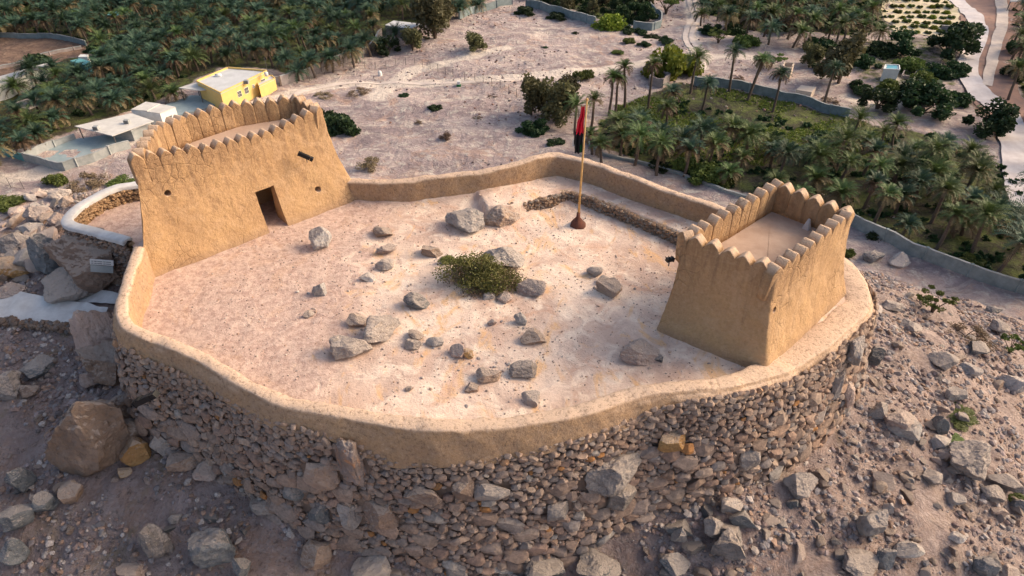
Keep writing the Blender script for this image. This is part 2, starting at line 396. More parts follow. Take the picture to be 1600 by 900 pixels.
M['pinkrock'] = m_rock("pinkish_rock", (.46, .345, .30), (.56, .44, .39), (.48, .35, .29))
M['concrete'] = simple("grey_concrete", (.36, .37, .37), (.24, .26, .26), .8)
M['bluewall'] = simple("weathered_blue_grey_block", (.24, .29, .30), (.15, .19, .20), .7)
M['blockwall'] = simple("grey_block", (.33, .29, .28), (.22, .19, .19), .8)
M['whitecap'] = simple("white_cement", (.62, .61, .60), (.48, .46, .45), 2)
M['paleroof'] = simple("pale_sheet_roof", (.62, .60, .56), (.50, .48, .45), .6)
M['greyroof'] = simple("grey_roof", (.56, .57, .58), (.46, .47, .48), .5)
M['cream'] = simple("cream_sheet", (.60, .50, .42), (.50, .42, .35), .8)
M['yellow'] = simple("yellow_paint", (.74, .52, .18), (.66, .46, .17), .7, .8, .05)
M['white'] = simple("white_paint", (.75, .75, .73), (.6, .6, .58), .7, .7, .05)
M['dark'] = simple("dark_opening", (.02, .02, .022), None, 2, .8, 0)
M['black'] = simple("black_paint", (.012, .014, .018), None, 4, .4, 0)
M['blue'] = simple("blue_paint", (.10, .36, .48), None, 2, .5, 0)
M['yardblue'] = simple("blue_grey_paving", (.22, .29, .31), (.30, .36, .38), .5, .7, .1); M['teal'] = simple("teal_sheet", (.10, .30, .32), (.14, .36, .38), 1, .6, .05)
M['rust'] = simple("rust_metal", (.16, .055, .035), (.09, .04, .03), 8, .8, .3)
M['steel'] = simple("fence_steel", (.16, .15, .15), None, 5, .6, 0, .4)
M['bamboo'] = simple("yellow_pole_paint", (.66, .42, .17), (.52, .31, .12), 6, .5, .1)
M['red'] = simple("red_cloth", (.62, .015, .045), (.5, .012, .035), 4, .8, 0)
M['blackcloth'] = simple("black_cloth", (.015, .015, .02), None, 4, .9, 0)
M['whitecloth'] = simple("white_cloth", (.7, .7, .7), None, 4, .9, 0)
M['greencloth'] = simple("green_cloth", (.02, .16, .05), None, 4, .9, 0)
M['bark'] = simple("bark", (.14, .10, .075), (.08, .06, .045), 6)
M['palmtrunk'] = simple("palm_trunk_bark", (.15, .115, .09), (.08, .06, .05), 9, .9, .6)
M['palmleaf'] = m_leaf("date_palm_frond", (.026, .058, .038), (.058, .105, .058))
M['palmdry'] = m_leaf("dry_palm_frond", (.11, .08, .045), (.18, .13, .075))
M['leafdark'] = m_leaf("dark_green_leaves", (.020, .040, .018), (.042, .075, .026))
M['leafolive'] = m_leaf("olive_leaves", (.075, .075, .038), (.13, .12, .055))
M['leafbright'] = m_leaf("yellow_green_leaves", (.10, .14, .02), (.24, .26, .035))
M['leafbush'] = m_leaf("bush_leaves", (.07, .10, .024), (.14, .175, .045))
M['leafshrub'] = m_leaf("feathery_leaves", (.14, .165, .045), (.25, .26, .085)); M['palmolive'] = m_leaf("olive_palm_frond", (.05, .085, .028), (.11, .155, .05)); M['leafdry'] = m_leaf("dry_twigs", (.16, .115, .08), (.24, .18, .12))
M['grass'] = m_leaf("grass_blades", (.09, .14, .025), (.19, .22, .045))

# ------------------------------------------------------------------ fort outline
RING_PX = [(212, 402, 1.25, .45, .8), (199, 440, 1.2, .45, .8), (190, 472, 1.1, .45, .8), (195, 502, 1.0, .45, .8), (218, 519, .95, .45, .8), (250, 530, .9, .45, .85), (300, 551, .85, .45, .85), (350, 578, .8, .45, .85), (400, 606, .75, .45, .9),
           (460, 629, .7, .5, .75), (525, 640, .7, .5, .85), (600, 653, .7, .55, 1.4), (650, 660, .7, .55, 1.45), (712, 663, .7, .55, 1.35), (800, 656, .7, .5, 1.2), (862, 647, .7, .5, 1.05), (925, 634, .7, .5, .95),
           (975, 616, .68, .5, .85), (1012, 608, .65, .5, .7), (1075, 602, .6, .5, .38), (1125, 596, .5, .55, .36), (1170, 586, .35, .65, .36), (1225, 563, .18, .9, .4), (1275, 529, .12, 1.0, .4), (1318, 492, .1, 1.0, .4), (1340, 462, .1, 1.0, .4)]
ring = [list(P(a, b, z)[:2]) + [z, wd, dr] for a, b, z, wd, dr in RING_PX]
ring = [[-14.15, 21.35, 1.3, .45, .8]] + ring
ring += [[13.0, 21.8, .2, .9, .5], [11.7, 23.0, .9, .6, 1.5]]
ring += [list(P(a, b, z)[:2]) + [z, .45, 2.2] for a, b, z in ((1125, 323, 1.3), (1010, 284, 1.4), (940, 258, 1.42), (885, 242, 1.45), (855, 241, 1.45), (790, 258, 1.35), (700, 273, 1.15), (620, 281, .98), (562, 281, .9))]
ring += [[-8.6, 27.6, .9, .45, 2.2]]
ring = np.array(ring)
path = catmull(ring, step=.14, n=10)
back = np.array([[-9.9, 29.9], [-12.6, 29.0], [-15.0, 27.0], [-15.6, 24.0], [-15.0, 21.6]])
FORT = np.vstack([path[::6, :2], back])
CEN = np.array([-.5, 20.5])

# azimuth (deg) : base level, first slope, distance of the break, second slope
PROF = [(-180, -3.2, .16, 17, .70), (-165, -3.4, .30, 30, .62), (-135, -4.0, .50, 60, .6), (-90, -4.9, .58, 60, .6), (-60, -4.4, .52, 60, .6), (-40, -3.6, .42, 60, .55),
        (-15, -3.8, .40, 40, .55), (5, -3.6, .42, 32, .6), (25, -3.0, .45, 24, .68), (45, -2.0, .60, 10, .72), (65, -1.5, .75, 10, .75), (90, -1.2, .80, 10, .75), (115, -1.0, .70, 8, .75),
        (130, -1.6, .30, 10, .75), (145, -1.9, .17, 13, .75), (160, -2.4, .12, 16, .75), (180, -3.2, .16, 17, .70)]
PROF = np.array(PROF, float)
def hill(x, y):
    az = np.degrees(np.arctan2(y - CEN[1], x - CEN[0]))
    zb, s1, br, s2 = [np.interp(az, PROF[:, 0], PROF[:, k]) for k in (1, 2, 3, 4)]
    d = np.maximum(sdist(x, y, FORT) - .4, 0)
    soft = 4.0
    e = np.logaddexp(0, (d - br) / soft) * soft - np.logaddexp(0, -br / soft) * soft
    return zb - s1 * d - (s2 - s1) * e, d
def height(x, y):
    x = np.asarray(x, float); y = np.asarray(y, float)
    z, d = hill(x, y); p = np.stack([x, y, np.zeros_like(x)], -1).reshape(-1, 3)
    big = fbm(p * .07, 4, 3).reshape(x.shape); mid = fbm(p * .35, 4, 5).reshape(x.shape); sm = fbm(p * 1.5, 5, 8, .6).reshape(x.shape)
    rid = -np.abs(fbm(p * .16 + 4, 4, 12)).reshape(x.shape)
    z = z + big * np.clip(d * .18, 0, 3.2) + rid * np.clip((d - 14) * .15, 0, 5) + mid * np.clip(.12 + d * .12, 0, .6) + sm * np.clip(.10 + d * .03, 0, .22)
    vz = VZ + 1.3 * fbm(p * .03, 4, 21).reshape(x.shape) + 1.25 * fbm(p * np.array([.10, .17, 1]), 5, 22, .6).reshape(x.shape)
    k = 2.0
    r = np.logaddexp((z - vz) / k, 0) * k + vz
    far = np.hypot(x, y - 60)
    r = r + sstep(450, 2200, far) * (60 + 170 * np.abs(fbm(p * .0016, 5, 31)).reshape(x.shape))
    return r
def axis(segs):
    out = [segs[0][0]]
    for a, b, s in segs:
        n = max(1, int(round((b - a) / s))); out += list(np.linspace(a, b, n + 1)[1:])
    return np.array(out)
gx = axis([(-4000, -1200, 280), (-1200, -400, 60), (-400, -190, 12), (-190, -50, 1.2), (-50, -27, .45), (-27, 26, .16), (26, 60, .4), (60, 190, 1.2), (190, 400, 12), (400, 1200, 60), (1200, 4000, 280)])
gy = axis([(-4000, -1000, 300), (-1000, -200, 60), (-200, -30, 8), (-30, 2, .8), (2, 28, .16), (28, 60, .45), (60, 240, 1.0), (240, 460, 7), (460, 1200, 50), (1200, 4000, 280)])
GX, GY = np.meshgrid(gx, gy); GZ = height(GX, GY)
def hgt(x, y):
    x = np.atleast_1d(np.asarray(x, float)); y = np.atleast_1d(np.asarray(y, float))
    i = np.clip(np.searchsorted(gx, x) - 1, 0, len(gx) - 2); j = np.clip(np.searchsorted(gy, y) - 1, 0, len(gy) - 2)
    fx = (x - gx[i]) / (gx[i+1] - gx[i]); fy = (y - gy[j]) / (gy[j+1] - gy[j])
    return (GZ[j, i] * (1-fx) * (1-fy) + GZ[j, i+1] * fx * (1-fy) + GZ[j+1, i] * (1-fx) * fy + GZ[j+1, i+1] * fx * fy)
TS = np.concatenate([np.arange(12, 60, .05), np.arange(60, 400, .3)])
def G(px, py):
    d = ray(px, py); X, Y, Z = d[0] * TS, d[1] * TS, CAM_H + d[2] * TS
    h = hgt(X, Y); k = np.argmax(Z <= h)
    if not (Z <= h).any(): k = len(TS) - 1
    return np.array([X[k], Y[k], h[k]]), TS[k]
def GV(px, py):                               # the same on the valley floor only
    p = P(px, py, VZ); t = depth(px, py, VZ)
    for _ in range(4):
        z = float(hgt(p[0], p[1])[0]); z = min(z, VZ + 3); p = P(px, py, z)
    return p, depth(px, py, p[2])

# ------------------------------------------------------------------ ground: one sheet out to the horizon
def pxpoly(pts, z=VZ): return np.array([P(a, b, z)[:2] for a, b in pts])
def pxg(pts): return np.array([GV(a, b)[0][:2] for a, b in pts])
GROVE_A = [(-80, 262), (40, 236), (120, 205), (180, 185), (240, 163), (290, 138), (345, 112), (430, 112), (460, 116), (560, 84), (592, 60), (640, 42), (700, 28), (760, 2), (800, -50), (-90, -50)]
FARM = [(-60, 58), (60, 56), (135, 66), (140, 84), (95, 92), (75, 104), (-60, 140)]
GROVE_B = [(808, -40), (1010, -40), (1020, 25), (1000, 40), (940, 30), (870, 10), (820, -2)]
GROVE_C = [(1095, -40), (1385, -40), (1380, 45), (1330, 52), (1250, 50), (1200, 52), (1150, 42), (1098, 18)]
GROVE_D = [(925, 215), (935, 185), (1000, 165), (1080, 158), (1180, 175), (1300, 195), (1400, 195), (1490, 215), (1580, 290), (1680, 300), (1680, 440), (1600, 412), (1480, 366), (1340, 314), (1200, 266), (1120, 246), (1040, 238), (940, 228)]
DLAWN = [(985, 168), (1060, 130), (1200, 150), (1310, 178), (1300, 222), (1180, 232), (1090, 222), (1020, 205)]
LAWN = [(960, 165), (1060, 130), (1200, 150), (1330, 182), (1400, 200), (1380, 240), (1200, 260), (1000, 230)]
GROVE_E = [(1585, -30), (1700, -30), (1700, 300), (1640, 262), (1618, 190), (1580, 110)]
SHRUBS = [(1235, 95), (1290, 60), (1500, 55), (1512, 120), (1500, 150), (1460, 130), (1400, 150), (1330, 120)]
green = np.zeros(GX.shape); sand = np.zeros(GX.shape); brown = np.zeros(GX.shape)
sel = (GY > 55) & (GY < 320) & (np.abs(GX) < 260)
xs, ys = GX[sel], GY[sel]; gsel = np.zeros(xs.shape)
GROVE_DG = GROVE_D[:8] + [(1700, 330), (1700, 485), (1600, 455), (1480, 415), (1330, 350), (1200, 312), (1120, 290), (1040, 262), (920, 225)]
for poly in (GROVE_A, GROVE_B, GROVE_C, GROVE_DG, GROVE_E, LAWN):
    gsel = np.maximum(gsel, sstep(2.5, -2.5, sdist(xs, ys, pxpoly(poly))))
gsel = np.maximum(gsel, .55 * sstep(3, -3, sdist(xs, ys, pxpoly(SHRUBS))))
fm = sstep(2, -2, sdist(xs, ys, pxpoly(FARM))); BED = [(1478, -30), (1575, -30), (1562, 60), (1558, 110), (1590, 190), (1625, 330), (1575, 300), (1565, 220), (1498, 135), (1500, 60)]
fm = np.maximum(fm, .8 * sstep(2, -2, sdist(xs, ys, pxpoly(BED)))); gsel *= 1 - fm; green[sel] = gsel; brown[sel] = fm
TRACKS = [[(400, 165), (520, 132), (600, 130), (720, 129), (850, 122), (960, 108), (1050, 92), (1100, 92)], [(590, 150), (640, 112), (700, 97), (790, 75)],
          [(1092, 105), (1090, 85), (1078, 60), (1085, 38), (1082, 18), (1075, -20)], [(1100, 88), (1150, 90), (1200, 100)], [(0, 285), (90, 268), (180, 235), (205, 222)], [(1330, 150), (1390, 165), (1410, 130), (1440, 128)]]
ts = np.zeros(xs.shape)
for t in TRACKS: ts = np.maximum(ts, sstep(4.0, .5, seg_dist(xs, ys, catmull(pxpoly(t), n=6))))
sand[sel] = ts
V = np.stack([GX.ravel(), GY.ravel(), GZ.ravel()], 1)
ny, nx = GX.shape; ii = np.arange(ny * nx).reshape(ny, nx)
F = np.stack([ii[:-1, :-1].ravel(), ii[:-1, 1:].ravel(), ii[1:, 1:].ravel(), ii[1:, :-1].ravel()], 1)
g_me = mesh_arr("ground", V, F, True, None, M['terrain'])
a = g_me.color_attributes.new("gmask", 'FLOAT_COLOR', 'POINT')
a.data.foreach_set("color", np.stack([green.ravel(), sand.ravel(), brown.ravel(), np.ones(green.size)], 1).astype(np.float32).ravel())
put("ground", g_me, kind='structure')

def strip(name, px, width, mat, lift=.05, kind='structure', step=1.0, gfun=None, **kw):
    pts = catmull(np.array([list((gfun or GV)(a, b)[0][:2]) + [ww] for (a, b), ww in zip(px, width)]), step=step, n=10)
    n = len(pts); V = []; F = []; K = 7
    for i in range(n):
        d = pts[min(i+1, n-1), :2] - pts[max(i-1, 0), :2]; d /= np.linalg.norm(d) + 1e-9; nn = np.array([-d[1], d[0]])
        wob = 1 + .18 * vnoise(np.array([[i * .21, 0, .5], [i * .21, 5, .5]]), 5)
        for k in range(K):
            s = (k / (K-1) - .5) * pts[i, 2] * (wob[0] if k < K/2 else wob[1]); q = pts[i, :2] + nn * s
            V.append([q[0], q[1], 0])
    V = np.array(V); V[:, 2] = hgt(V[:, 0], V[:, 1]) + lift
    for i in range(n-1):
        for k in range(K-1): a = i * K + k; F.append([a, a+1, a+K+1, a+K])
    return put(name, mesh_arr(name, V, F, True, None, mat), kind=kind, **kw)
M['road'] = simple("graded_gravel_road", (.68, .63, .62), (.56, .50, .49), .5, .9, .4)
M['tracksand'] = simple("wheel_track_sand", (.66, .57, .50), (.54, .455, .41), .9, .9, .4)
M['wadi'] = simple("wadi_silt", (.36, .215, .165), (.24, .16, .14), .3, .9, .5)
strip("dry_river_bed", [(1540, -20), (1555, 40), (1548, 90), (1545, 130), (1565, 165), (1600, 215)], [20, 17, 13, 11, 10, 9], M['wadi'], .12)
strip("road", [(1485, -8), (1512, 15), (1530, 42), (1524, 68), (1512, 100), (1520, 135), (1548, 160), (1575, 185), (1586, 225), (1592, 270), (1604, 330)], [4.5, 4.5, 4.5, 4.5, 4.5, 4.8, 5, 5, 5.5, 6, 6], M['road'], .3)
strip("path", [(1560, -20), (1566, 30), (1556, 70), (1549, 100), (1541, 135)], [3.0, 3, 2.6, 2.4, 2], M['tracksand'], .3)
strip("dirt_track", [(430, 158), (520, 133), (600, 130), (720, 129), (800, 126)], [1.5, 1.5, 1.2, 1.3, 1.1], M['tracksand'], .08)
for off in (-5, 5):
    strip("wheel_track", [(1092 + off, 88), (1076 + off, 62), (1078 + off, 45), (1088 + off, 25), (1082 + off, 5), (1078 + off, -15)], [1.3] * 6, M['tracksand'], .14)

# ------------------------------------------------------------------ fort: courtyard floor
LEDGE = [P(760, 332, .2)[:2], P(800, 323, .45)[:2], P(850, 309, .45)[:2], P(895, 299, .45)[:2], P(960, 321, .45)[:2], P(1060, 363, .45)[:2], P(1130, 392, .45)[:2], np.array([13, 24.]), np.array([5, 31.]), np.array([-3, 31.])]
def court_h(x, y):
    p = np.stack([x, y, np.zeros_like(x)], -1)
    z = .07 * fbm(p * .5, 4, 41) + .035 * fbm(p * 2.2, 5, 43, .6)
    l = .45 * sstep(.06, -.06, sdist(x, y, LEDGE)) * sstep(-4.5, -.5, x)
    l = np.maximum(l, .45 * sstep(26.2, 27.8, y) * sstep(-8, -2, x))
    l = l + .25 * sstep(1.2, 0, seg_dist(x, y, path[: int(len(path) * .5), :2])) * 0
    z = z + l
    z = z + .16 * np.exp(-((x + 1.5) ** 2 + (y - 19.5) ** 2) / 6)
    return z
cx = np.arange(-15.5, 14, .1); cy = np.arange(11.5, 30.5, .1); CX, CY = np.meshgrid(cx, cy)
ok = sdist(CX.ravel(), CY.ravel(), FORT) < .12
cz = court_h(CX.ravel(), CY.ravel()); ny, nx = CX.shape; ii = np.arange(ny * nx).reshape(ny, nx)
F = np.stack([ii[:-1, :-1].ravel(), ii[:-1, 1:].ravel(), ii[1:, 1:].ravel(), ii[1:, :-1].ravel()], 1)
F = F[ok[F].all(1)]; used = np.unique(F); rm = np.full(ny * nx, -1); rm[used] = np.arange(len(used))
put("courtyard_floor", mesh_arr("courtyard_floor", np.stack([CX.ravel(), CY.ravel(), cz], 1)[used], rm[F], True, None, M['court']), kind='structure')
def GC(px, py):
    p = P(px, py, 0)
    for _ in range(3): z = float(court_h(np.array([p[0]]), np.array([p[1]]))[0]); p = P(px, py, z)
    return p, depth(px, py, p[2])

# ------------------------------------------------------------------ fort: plastered parapet wall
def normals2(p, closed=False):
    if closed: d = np.roll(p, -1, 0) - np.roll(p, 1, 0)
    else: d = np.gradient(p, axis=0)
    d /= np.linalg.norm(d, axis=1)[:, None] + 1e-9
    return np.stack([d[:, 1], -d[:, 0]], 1)      # right-hand side of the travel direction
NR = normals2(path[:, :2])                        # the ring runs counter-clockwise: its right side is the outside
sec = []
for q in np.linspace(0, 1, 7)[:-1]: sec.append(('i', q))
for q in np.linspace(0, 1, 9): sec.append(('t', q))
for q in np.linspace(0, 1, 10)[1:]: sec.append(('o', q))
rows = []
for i, (x, y, zt, wd, dr_) in enumerate(path):
    r = []; idx_f = i / len(path)
    drop = dr_ - .13 + .1 * vnoise(np.array([[i * .08, 3, 3]]), 4)[0]
    for kk, q in sec:
        if kk == 'i': o = -wd/2 - .10 * (1 - q); z = -.35 + (zt - .13 + .35) * q
        elif kk == 't':
            aa = math.pi * (1 - q); o = wd/2 * (math.cos(aa) if wd < .55 else np.sign(math.cos(aa)) * abs(math.cos(aa)) ** .6); z = zt - .13 + .13 * math.sin(aa) ** .6
        else: o = wd/2 + .26 * q ** .8; z = zt - .13 - drop * q
        r.append((x + NR[i, 0] * o, y + NR[i, 1] * o, z))
    rows.append(r)
V = np.array(rows); n1, n2 = V.shape[:2]; V = V.reshape(-1, 3)
nn = np.repeat(NR, n2, 0)
dsp = .09 * fbm(V * .8, 3, 51) + .05 * fbm(V * 3.5, 4, 52, .6)
V[:, :2] += nn * dsp[:, None]; V[:, 2] += .08 * fbm(V * .9, 3, 55) + .035 * fbm(V * 3.5, 3, 56)
ii = np.arange(n1 * n2).reshape(n1, n2)
F = np.stack([ii[:-1, :-1].ravel(), ii[1:, :-1].ravel(), ii[1:, 1:].ravel(), ii[:-1, 1:].ravel()], 1)
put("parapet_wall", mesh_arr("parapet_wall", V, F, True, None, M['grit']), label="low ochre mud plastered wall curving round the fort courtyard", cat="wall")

# ------------------------------------------------------------------ fort: dry stone retaining wall (every stone is geometry)
s_arc = np.r_[0, np.cumsum(np.hypot(*np.diff(path[:, :2], axis=0).T))]
def wall_pt(s, h):
    """h = metres below the plaster edge; returns point, outward normal"""
    x = np.interp(s, s_arc, path[:, 0]); y = np.interp(s, s_arc, path[:, 1]); zt = np.interp(s, s_arc, path[:, 2]); wd = np.interp(s, s_arc, path[:, 3])
    nx_ = np.interp(s, s_arc, NR[:, 0]); ny_ = np.interp(s, s_arc, NR[:, 1]); l = np.hypot(nx_, ny_); nx_, ny_ = nx_ / l, ny_ / l
    z = zt - (np.interp(s, s_arc, path[:, 4]) - .08) - h
    o = wd / 2 + .22 + .16 * h + .12 * np.sin(s * .5) * np.clip(h, 0, 1) * .5
    return np.stack([x + nx_ * o, y + ny_ * o, z], -1), np.stack([nx_, ny_, np.full_like(nx_, .17)], -1)
S_END = s_arc[-1] * .70
hh = np.linspace(-.05, 6.5, 30); ssx = np.arange(0, S_END, .3)
SS, HH = np.meshgrid(ssx, hh); wp, wn = wall_pt(SS.ravel(), HH.ravel()); wp = wp - wn * (.05)
wp += wn * (.05 * fbm(wp * 2, 3, 61))[:, None]
ny, nx = SS.shape; ii = np.arange(ny * nx).reshape(ny, nx)
F = np.stack([ii[:-1, :-1].ravel(), ii[:-1, 1:].ravel(), ii[1:, 1:].ravel(), ii[1:, :-1].ravel()], 1)
rw = put("stone_retaining_wall", None, label="tall dry stone rubble wall holding up the front of the fort", cat="wall")
put("earth_core", mesh_arr("earth_core", wp, F, True, None, M['mortar']), parent=rw)
# variable-radius packing in (s, h)
cell = .5; gridd = {}
stones = []
def tryput(s, h, r, k=.79):
    ci, cj = int(s / cell), int(h / cell)
    R = 2 if r > .3 else 1
    for a in range(ci - 2, ci + 3):
        for b in range(cj - 2, cj + 3):
            for (s2, h2, r2) in gridd.get((a, b), ()):
                if (s - s2) ** 2 + ((h - h2) * 1.25) ** 2 < ((r + r2) * k) ** 2: return False
    gridd.setdefault((ci, cj), []).append((s, h, r)); stones.append((s, h, r)); return True
HB = 5.4
def s_of(px, py):                                  # arc position of the wall under a pixel
    d = ray(px, py); best = None
    Sg = np.arange(0, S_END, .1)
    for h in np.arange(0, 6, .15):
        p, _ = wall_pt(Sg, np.full_like(Sg, h)); v = p - np.array([0, 0, CAM_H]); t = (v @ d) / (d @ d); e = np.linalg.norm(v - t[:, None] * d, axis=1); k = e.argmin()
        if best is None or e[k] < best[0]: best = (e[k], Sg[k], h)
    return best[1], best[2]
# large named boulders set into the wall: kept free of small stones
WALLROCK = [(955, 738, 85, 48, 'greyrock', "large layered pale grey boulder jutting out of the middle of the dry stone wall"),
            (968, 772, 42, 38, 'greyrock', "squarish pale grey block under the jutting layered boulder in the stone wall"),
            (545, 718, 42, 70, 'rustrock', "tall slab with an orange stain standing in the wall just under the plaster"),
            (503, 738, 52, 34, 'brownrock', "flat brown slanting slab left of the orange stained slab in the wall"),
            (1050, 690, 42, 24, 'ochrerock', "reddish flat block near the top of the stone wall below the small tower"),
            (662, 774, 54, 24, 'brownrock', "long flat brown block in the middle of the stone wall"),
            (725, 765, 30, 38, 'brownrock', "upright squarish brown block in the front stone wall"),
            (765, 765, 50, 24, 'greyrock', "flat dark grey block beside the upright brown block in the wall"),
            (548, 805, 32, 36, 'greyrock', "rounded grey boulder low in the wall left of its foot"),
            (595, 800, 52, 34, 'brownrock', "tan split boulder low in the front wall"),
            (497, 800, 30, 28, 'bluerock', "cubic blue grey stone at the left foot of the wall"),
            (458, 770, 28, 26, 'bluerock', "small blue grey cube of rock under the slanting slab"),
            (1170, 715, 34, 28, 'greyrock', "grey rock in the wall right of the reddish flat block"),
            (870, 795, 34, 26, 'greyrock', "rounded pale stone low in the front wall left of the grey block"),
            (1330, 545, 40, 40, 'greyrock', "big pinkish grey block bulging from the right end of the stone wall"),
            (1332, 582, 34, 36, 'brownrock', "big brown faceted block below the bulging block at the right wall end"),
            (1305, 600, 24, 38, 'greyrock', "upright pale slab at the right foot of the stone wall"),
            (1323, 612, 28, 34, 'pinkrock', "rounded pink grey boulder lowest at the right wall corner")]
wr = []
for (px, py, wpx, hpx, mk, lab) in WALLROCK:
    s, h = s_of(px, py); p, nrm = wall_pt(np.array([s]), np.array([h])); t = depth(px, py, p[0, 2])
    W_ = 1.2 * wpx * t / FPX; H_ = 1.2 * hpx * t / FPX / .82; wr.append((s, h, p[0], nrm[0], W_, H_, mk, lab))
    for a in np.linspace(-.5, .5, 3): tryput(s + a * W_ * .6, h, min(W_, H_) * .42, 0); stones.pop()
for r0, n0 in ((.42, 200), (.34, 500), (.27, 900), (.20, 4000), (.15, 14000), (.11, 30000), (.08, 36000), (.055, 26000)):
    for _ in range(n0):
        s = rnd.uniform(.2, S_END - .1); h = rnd.uniform(-.12, HB) if r0 < .12 else rnd.uniform(.05, HB)
        if r0 > .18 and h < 1.2 + rnd.random(): continue
        if r0 > .24 and rnd.random() > h / 5: continue
        tryput(s, h, r0 * rnd.uniform(.85, 1.15))
st = np.array(stones); keep = np.ones(len(st), bool)
wp, wn = wall_pt(st[:, 0], st[:, 1]); keep = wp[:, 2] > hgt(wp[:, 0], wp[:, 1]) - .35
st, wp, wn = st[keep], wp[keep], wn[keep]; n = len(st)
bases = [rock_arr(2, 100 + k, 9, .05, .42, .85) for k in range(10)]
tang = np.stack([-wn[:, 1], wn[:, 0], np.zeros(n)], 1); tang /= np.linalg.norm(tang, axis=1)[:, None]
nz = wn / np.linalg.norm(wn, axis=1)[:, None]; up = np.cross(nz, tang)
ang = rng.normal(0, .28, n); ca, sa = np.cos(ang)[:, None], np.sin(ang)[:, None]
t2 = tang * ca + up * sa; u2 = -tang * sa + up * ca
R = np.stack([t2, u2, nz], 2)
S = np.stack([st[:, 2] * rng.uniform(1.0, 1.28, n), st[:, 2] * rng.uniform(.68, .95, n), np.clip(st[:, 2] * rng.uniform(.6, .9, n), .05, .16)], 1)
Tt = wp + nz * (rng.uniform(-.05, .05, n))[:, None]
V, F, own = merge_inst(bases, rng.integers(0, 10, n), R, S, Tt)
PAL = np.array([(.27, .18, .13), (.24, .165, .125), (.31, .21, .155), (.26, .20, .17), (.20, .18, .175), (.31, .19, .125), (.35, .26, .20), (.25, .155, .115), (.24, .19, .165), (.29, .21, .165)])
tint = (PAL[rng.integers(0, 10, n)] * .7 + np.array([.28, .22, .19]) * .3) * rng.uniform(1.0, 1.4, (n, 1))
od = rng.random(n); tint[od < .02] = (.40, .19, .07); tint[(od > .97)] = (.36, .32, .29)
lift = np.clip(1 - st[:, 1] / .8, 0, 1)[:, None]; tint = tint * (1 - .5 * lift) + np.array([.40, .29, .22]) * .5 * lift      # plaster dust on the top course
put("rubble_facing", mesh_arr("rubble_facing", V, F, False, tint[own], M['wallstone']), parent=rw)

def boulder(name, pos, size, mk, label, rotz=0, tilt=0, seed=None, sub=4, cuts=9, group=None, cat="rock", lo=.40, parent=None, Rm=None):
    seed = seed if seed is not None else rnd.randrange(99999)
    big_ = max(size) > 1.3; seed = 4242 if label.startswith('huge tan') else seed
    V, F = rock_arr(5 if max(size) > .8 else sub, seed, cuts + (8 if big_ else 4), .17 if big_ else .12, .5 if big_ else lo - .06, .84); V = V * (np.array(size) / 2)
    me = mesh_arr(name, V, F, False, None, M[mk])
    o = put(name, me, label=label, cat=cat, group=group, loc=pos)
    if Rm is not None: o.rotation_euler = Rm.to_euler()
    else: o.rotation_euler = (tilt, tilt * .5, rotz)
    return o
for (s, h, p, nrm, W_, H_, mk, lab) in wr:
    z_ = Vector(nrm).normalized(); t_ = Vector((-nrm[1], nrm[0], 0)).normalized(); u_ = z_.cross(t_)
    Rm = Matrix((t_, u_, z_)).transposed()
    boulder("boulder", p + nrm * .05, (W_, H_, max(.45, min(W_, H_) * .8)), mk, lab, Rm=Rm, lo=.6)

# ------------------------------------------------------------------ towers
def chaikin(P0, P1, k, it=2, r=.12):
    """round each corner of two matching polygons"""
    A, B = [np.asarray(p, float) for p in (P0, P1)]; oa, ob = [], []
    n = len(A)
    for i in range(n):
        for arr, o in ((A, oa), (B, ob)):
            p = arr[i]; a = arr[i-1]; b = arr[(i+1) % n]
            ra = min(k / np.linalg.norm((a-p)[:2]), .45); rb = min(k / np.linalg.norm((b-p)[:2]), .45)
            p1, p2 = p + (a-p) * ra, p + (b-p) * rb
            for t in np.linspace(0, 1, 6): o.append((1-t)**2 * p1 + 2*t*(1-t) * p + t*t * p2)
    return np.array(oa), np.array(ob)
def dense_pair(A, B, step):
    """walk both closed loops with the same parameter"""
    A2 = np.vstack([A, A[:1]]); B2 = np.vstack([B, B[:1]]); L = np.r_[0, np.cumsum(np.linalg.norm(np.diff(A2[:, :2], axis=0), axis=1))]
    n = int(L[-1] / step); s = np.linspace(0, L[-1], n + 1)[:-1]
    f = lambda Q: np.stack([np.interp(s, L, Q[:, k]) for k in range(3)], 1)
    return f(A2), f(B2)
